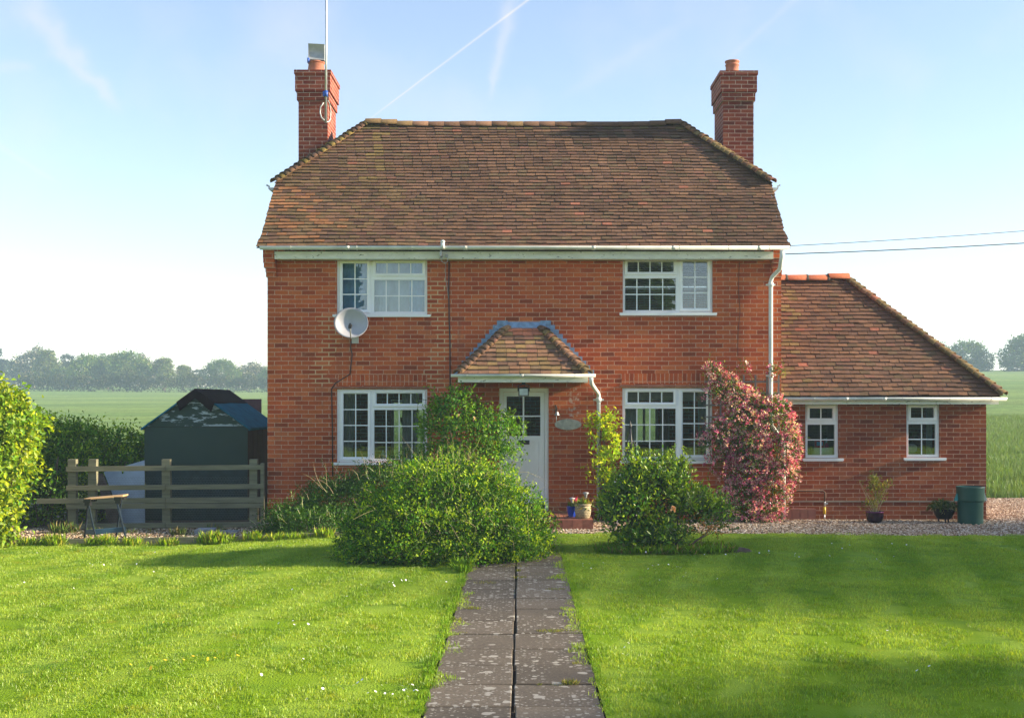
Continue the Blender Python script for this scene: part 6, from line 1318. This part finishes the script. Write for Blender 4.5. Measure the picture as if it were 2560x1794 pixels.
tufts('edge_grass', 'longer grass overhanging both edges of the paved path', 'long grass', sp, (.16, .33, .010), (.25, .38, .02))
def daisies(spots, col, r, name, label):
    m_ = MB(); m_.col = col
    for (cx_, cy_, sx_, sy_, n) in spots:
        for k in range(int(n*.5)):
            x, y = cx_+rs.normal()*sx_, cy_+rs.normal()*sy_
            if PX0-.02 < x < PX1+.02 or y > -2.5: continue
            z = hg(x, y)+rs.uniform(.035, .055); q = r*rs.uniform(.7, 1.2); t = rs.normal(size=2)*.5
            m_.poly([(x+q*math.cos(a), y+q*math.sin(a), z+q*(math.cos(a)*t[0]+math.sin(a)*t[1])) for a in np.arange(6)*1.047])
    o = m_.build(name, simple(name+'_petal', (.85, .85, .82), .6, var=.05, useattr=True)); o['kind'] = 'stuff'; return tag(o, label, 'flowers')
def gp_(x, y): d = CAMZ*F/(y-CY); return (px(x, d), d-CAMD)
sA = []
for (x, y, sx_, sy_, n) in ((930, 1735, .25, .15, 40), (740, 1575, .2, .2, 12), (900, 1490, .2, .3, 10), (700, 1478, .2, .2, 8), (120, 1445, .5, .3, 14), (1000, 1460, .15, .1, 14), (700, 1690, .2, .2, 8), (280, 1392, .3, .1, 12), (600, 1365, 1.2, .05, 26), (1650, 1425, .4, .3, 26), (1970, 1395, .8, .25, 34), (1700, 1450, .3, .3, 16), (1590, 1620, .15, .2, 10), (1540, 1345, .2, .3, 20), (1500, 1420, .1, .3, 8), (2400, 1640, .8, .5, 14), (1020, 1725, .08, .1, 12), (2200, 1370, 1.2, .2, 20)): a = gp_(x, y); sA.append((a[0], a[1], sx_, sy_, n))
daisies(sA, (1, 1, 1), .010, 'daisies', 'small white daisies scattered over the lawn')
daisies([(*gp_(470, 1652), .22, .06, 16), (*gp_(560, 1560), .5, .4, 14), (*gp_(400, 1650), .5, .3, 8)], (.9, .62, .02), .012, 'buttercups', 'few yellow buttercups in the left lawn')

# ------------------------------------------------------------------ distant trees
def mk_tree(name, label, w, h, ells, ncl, per, crad, ls, base, tip, tipf, cat='tree', bare=.18):
    t = thing(name, label, cat); m_ = MB(); trunk(m_, (0, 0, -.5), h*.035, h*.45, (0, 0, 1), 2); m_.build('trunk', M['bark'], t)
    EE = [((a*w, b_*w, c*h), (rx*w, ry*w, rz*h)) for (a, b_, c, rx, ry, rz) in ells]
    foliage('crown', EE, ncl, per, crad, ls, base, .32, M['far_leaf'], t, h*bare*.3, inner=.45, up=.2, tip=tip, tipf=tipf, shell=(.72, 1.06), asp=.8); return t
RND = [(0, 0, .62, .34, .34, .36), (-.22, .05, .50, .26, .26, .28), (.24, 0, .52, .26, .26, .28), (.05, .1, .35, .42, .36, .24), (.1, -.15, .72, .24, .22, .24), (-.15, .1, .25, .3, .3, .2)]
TALL = [(0, 0, .70, .22, .22, .30), (-.12, 0, .5, .28, .25, .30), (.14, 0, .45, .28, .25, .28), (.02, 0, .88, .12, .12, .13), (-.05, 0, .25, .34, .3, .22)]
CED = [(0, 0, .85, .26, .2, .10), (-.18, 0, .66, .28, .2, .09), (.22, 0, .60, .30, .2, .08), (.05, 0, .45, .34, .25, .08), (-.1, 0, .3, .3, .2, .07)]
WIDE = [(0, 0, .62, .32, .30, .34), (-.30, 0, .50, .22, .22, .30), (.30, 0, .48, .22, .22, .26), (.12, 0, .80, .16, .16, .17), (-.14, 0, .78, .16, .16, .16), (0, 0, .34, .46, .3, .2), (.42, 0, .36, .10, .1, .06)]
DG = (.065, .135, .014); LG = (.13, .18, .04)
trees = {
 'round': mk_tree('round_tree', 'x', 12, 11, RND, 1100, 7, .42, .55, DG, (.17, .22, .04), .45),
 'pale': mk_tree('chestnut_tree', 'x', 12, 11, RND, 1000, 7, .42, .55, (.08, .10, .05), (.34, .32, .24), .45),
 'tall': mk_tree('birch_tree', 'x', 8, 13, TALL, 800, 6, .35, .5, LG, (.16, .18, .08), .4),
 'cedar': mk_tree('cedar_tree', 'x', 9, 12, CED, 700, 7, .25, .42, (.022, .040, .022), (.04, .06, .03), .2),
 'wide': mk_tree('oak_tree', 'x', 14, 10, WIDE, 1300, 7, .4, .5, DG, (.15, .20, .04), .45)}
used = set()
def copy_tree(src, loc, sx_, sz_, rz, label, group):
    if src.name not in used: r = src; used.add(src.name)
    else:
        r = src.copy(); COL.objects.link(r)
        for ch in list(src.children): c_ = ch.copy(); COL.objects.link(c_); c_.parent = r
    r.location = loc; r.scale = (sx_, sx_, sz_); r.rotation_euler = (0, 0, rz); r['label'] = label; r['group'] = group; return r
GL = 'trees beyond the far hedge on the left'
def far(kind, x0, x1, top, d, label, rz=0, group=GL):
    s_ = trees[kind]; w0, h0 = {'round': (12, 11), 'pale': (12, 11), 'tall': (8, 13), 'cedar': (9, 12), 'wide': (14, 10)}[kind]
    X = px((x0+x1)/2, d); Y = d-CAMD; gz_ = hg(X, Y)-(2.2 if d < 250 else .4); wm = (x1-x0)/F*d*(1.22 if d > 250 else 1); hm = pz(top, d)-gz_
    copy_tree(s_, (X, Y, gz_), wm/(w0*.98), hm/(h0*1.0), rz, label, group)
far('cedar', -40, 14, 868, 300, 'dark flat topped tree cut by the left edge of the picture')
far('round', -30, 66, 904, 310, 'bluish round tree low at the far left', 1)
far('pale', 38, 128, 874, 290, 'cream flowered chestnut tree near the left edge', .5)
far('tall', 88, 150, 876, 270, 'tall pale feathery tree right of the cream flowered one', .3)
far('cedar', 138, 198, 884, 300, 'dark layered conifer behind the pale feathery tree', 2)
far('round', 120, 200, 922, 268, 'low dark tree between the pale feathery tree and the big round trees', 3)
far('wide', 172, 268, 889, 262, 'broad round tree left of the middle of the far tree line', 1.2)
far('round', 222, 312, 888, 275, 'round green tree in the middle of the far tree line', 2.2)
far('round', 282, 372, 882, 262, 'tallest round green tree of the far tree line', 4)
far('pale', 330, 384, 890, 280, 'tree with pale blossom at the right shoulder of the tallest round tree', 3)
far('tall', 372, 446, 896, 260, 'loose pale green tree right of the gap after the round trees', 5)
far('tall', 430, 490, 914, 264, 'lower loose tree leaning against the pale green one', 2)
far('cedar', 476, 516, 922, 290, 'small dark conifer above the shed roof')
far('wide', 512, 592, 900, 265, 'dark broad tree right of the shed apex', 0)
far('pale', 576, 662, 910, 272, 'pale flowering tree nearest the house corner', 1)
far('round', 650, 700, 915, 262, 'tree half hidden by the left corner of the house', 1)
GR2 = 'trees on the field crest on the right'
far('wide', 2300, 2390, 858, 243, 'hazy tree partly hidden by the extension roof hip', 2.0, GR2)
far('wide', 2360, 2478, 854, 243, 'hazy spreading tree right of the extension roof', 0, GR2)
far('wide', 2500, 2650, 838, 240, 'hazy tree cut by the right edge of the picture', 3.4, GR2)
# far hedge
b = thing('far_hedge', 'long low hedge along the far edge of the left field', 'hedge', (px(300, 235), 235-CAMD, 4))
E = []
for k in range(46):
    xx_ = 60+k*14; d = 238; X = px(xx_, d); Y = d-CAMD; g_ = hg(X, Y); hh = 2.6+.5*math.sin(k*1.3)+(1.5 if k in (18, 19) else 0); E.append(((X, Y, g_+hh*.35), (1.3, .8, hh*.75)))
foliage('foliage', E, 2600, 5, .22, .34, (.05, .075, .02), .25, M['far_leaf'], b, 0, inner=.5, tip=(.13, .12, .06), tipf=.25, asp=.8)
used.add('none')
# ------------------------------------------------------------------ trees behind and beside the viewer: they shade the lawn and stand in the window reflections
near = mk_tree('garden_tree', 'broad garden tree standing right of the viewer and shading the lawn', 7, 8, [(0, 0, .62, .34, .34, .26), (-.25, .1, .55, .26, .26, .18), (.25, -.1, .58, .26, .26, .2), (.0, .25, .7, .22, .22, .16), (0, -.25, .5, .22, .22, .16)], 680, 8, .24, .24, (.06, .12, .02), None, 0, bare=.6)
near.location = (36.5, -8.3, 0); near.scale = (1.9, 1.7, 1.8); near['group'] = 'garden trees behind and beside the viewer'
def nt(x, y, s_, sz_, rz, lab):
    r = near.copy(); COL.objects.link(r)
    for ch in list(near.children): c_ = ch.copy(); COL.objects.link(c_); c_.parent = r
    r.location = (x, y, 0); r.scale = (s_, s_, sz_); r.rotation_euler = (0, 0, rz); r['label'] = lab; return r
nt(41, -4.0, 1.4, 1.7, 1.1, 'tall tree off to the right whose shadow reaches the extension')
nt(17.5, -15.2, 1.0, .9, 2.3, 'low tree to the right behind the viewer shading the near end of the path')
mt = mk_tree('dense_garden_tree', 'tall dense tree behind the viewer mirrored in the window with the slatted blind', 10, 14, RND, 1700, 9, .30, .50, (.05, .10, .02), None, 0, bare=.3); mt.location = (2.6, -42, 0); mt['group'] = 'garden trees behind and beside the viewer'
mb_ = MB(); mb_.smooth = True
for (c_, r_) in (((0, 0, 8.4), (2.6, 2.6, 3.6)), ((-1.6, 0, 6.8), (1.9, 1.9, 2.8)), ((1.7, 0, 6.9), (1.9, 1.9, 2.6))): blob(mb_, c_, r_, 16, 10, 1.0)
mb_.build('crown_core', simple('crown_core_dark', (.03, .05, .015), .95), mt)  # solid lobes added inside the crown to darken its mirror image
r = mt.copy(); COL.objects.link(r); r.location = (-12.5, -41, 0); r.scale = (.8, .8, .95); r['label'] = 'tall dense tree behind the viewer mirrored in the window with pale curtains'
for ch in list(mt.children): c_ = ch.copy(); COL.objects.link(c_); c_.parent = r
bh = thing('reflection_hedge', 'added unseen hedge behind the viewer darkening the reflections in the lower windows', 'hedge', (0, -34, 0)); E = [((x, -34, 1.4), (1.8, .9, 1.9)) for x in np.arange(-22, 26, 2.0)]  # unseen hedge added so the lower windows mirror something dark
foliage('foliage', E, 3000, 7, .12, .22, (.05, .12, .012), .3, M['leaf'], bh, 0)
mb_ = MB(); mb_.box(-23, 26, -34.5, -33.5, 0, 2.7); mb_.build('hedge_core', simple('hedge_core_dark', (.03, .045, .015), .95, var=.5, scale=3), bh)  # solid block added so no sky shows through the mirrored hedge
# ------------------------------------------------------------------ haze: morning air between the cottage and the far trees
hz = MB(); hz.box(-430, 430, -95, 570, -34, 26); hm = bpy.data.materials.new('morning_haze'); hm.use_nodes = True; hn = hm.node_tree.nodes; hn.clear(); ho = hn.new('ShaderNodeOutputMaterial'); hv_ = hn.new('ShaderNodeVolumePrincipled')
hv_.inputs['Color'].default_value = (.58, .78, 1.0, 1); hv_.inputs['Density'].default_value = HAZE; hv_.inputs['Anisotropy'].default_value = .1; hm.node_tree.links.new(hv_.outputs[0], ho.inputs['Volume'])
o = hz.build('haze', hm); o['kind'] = 'stuff'; tag(o, 'pale blue morning haze over the fields', 'haze')
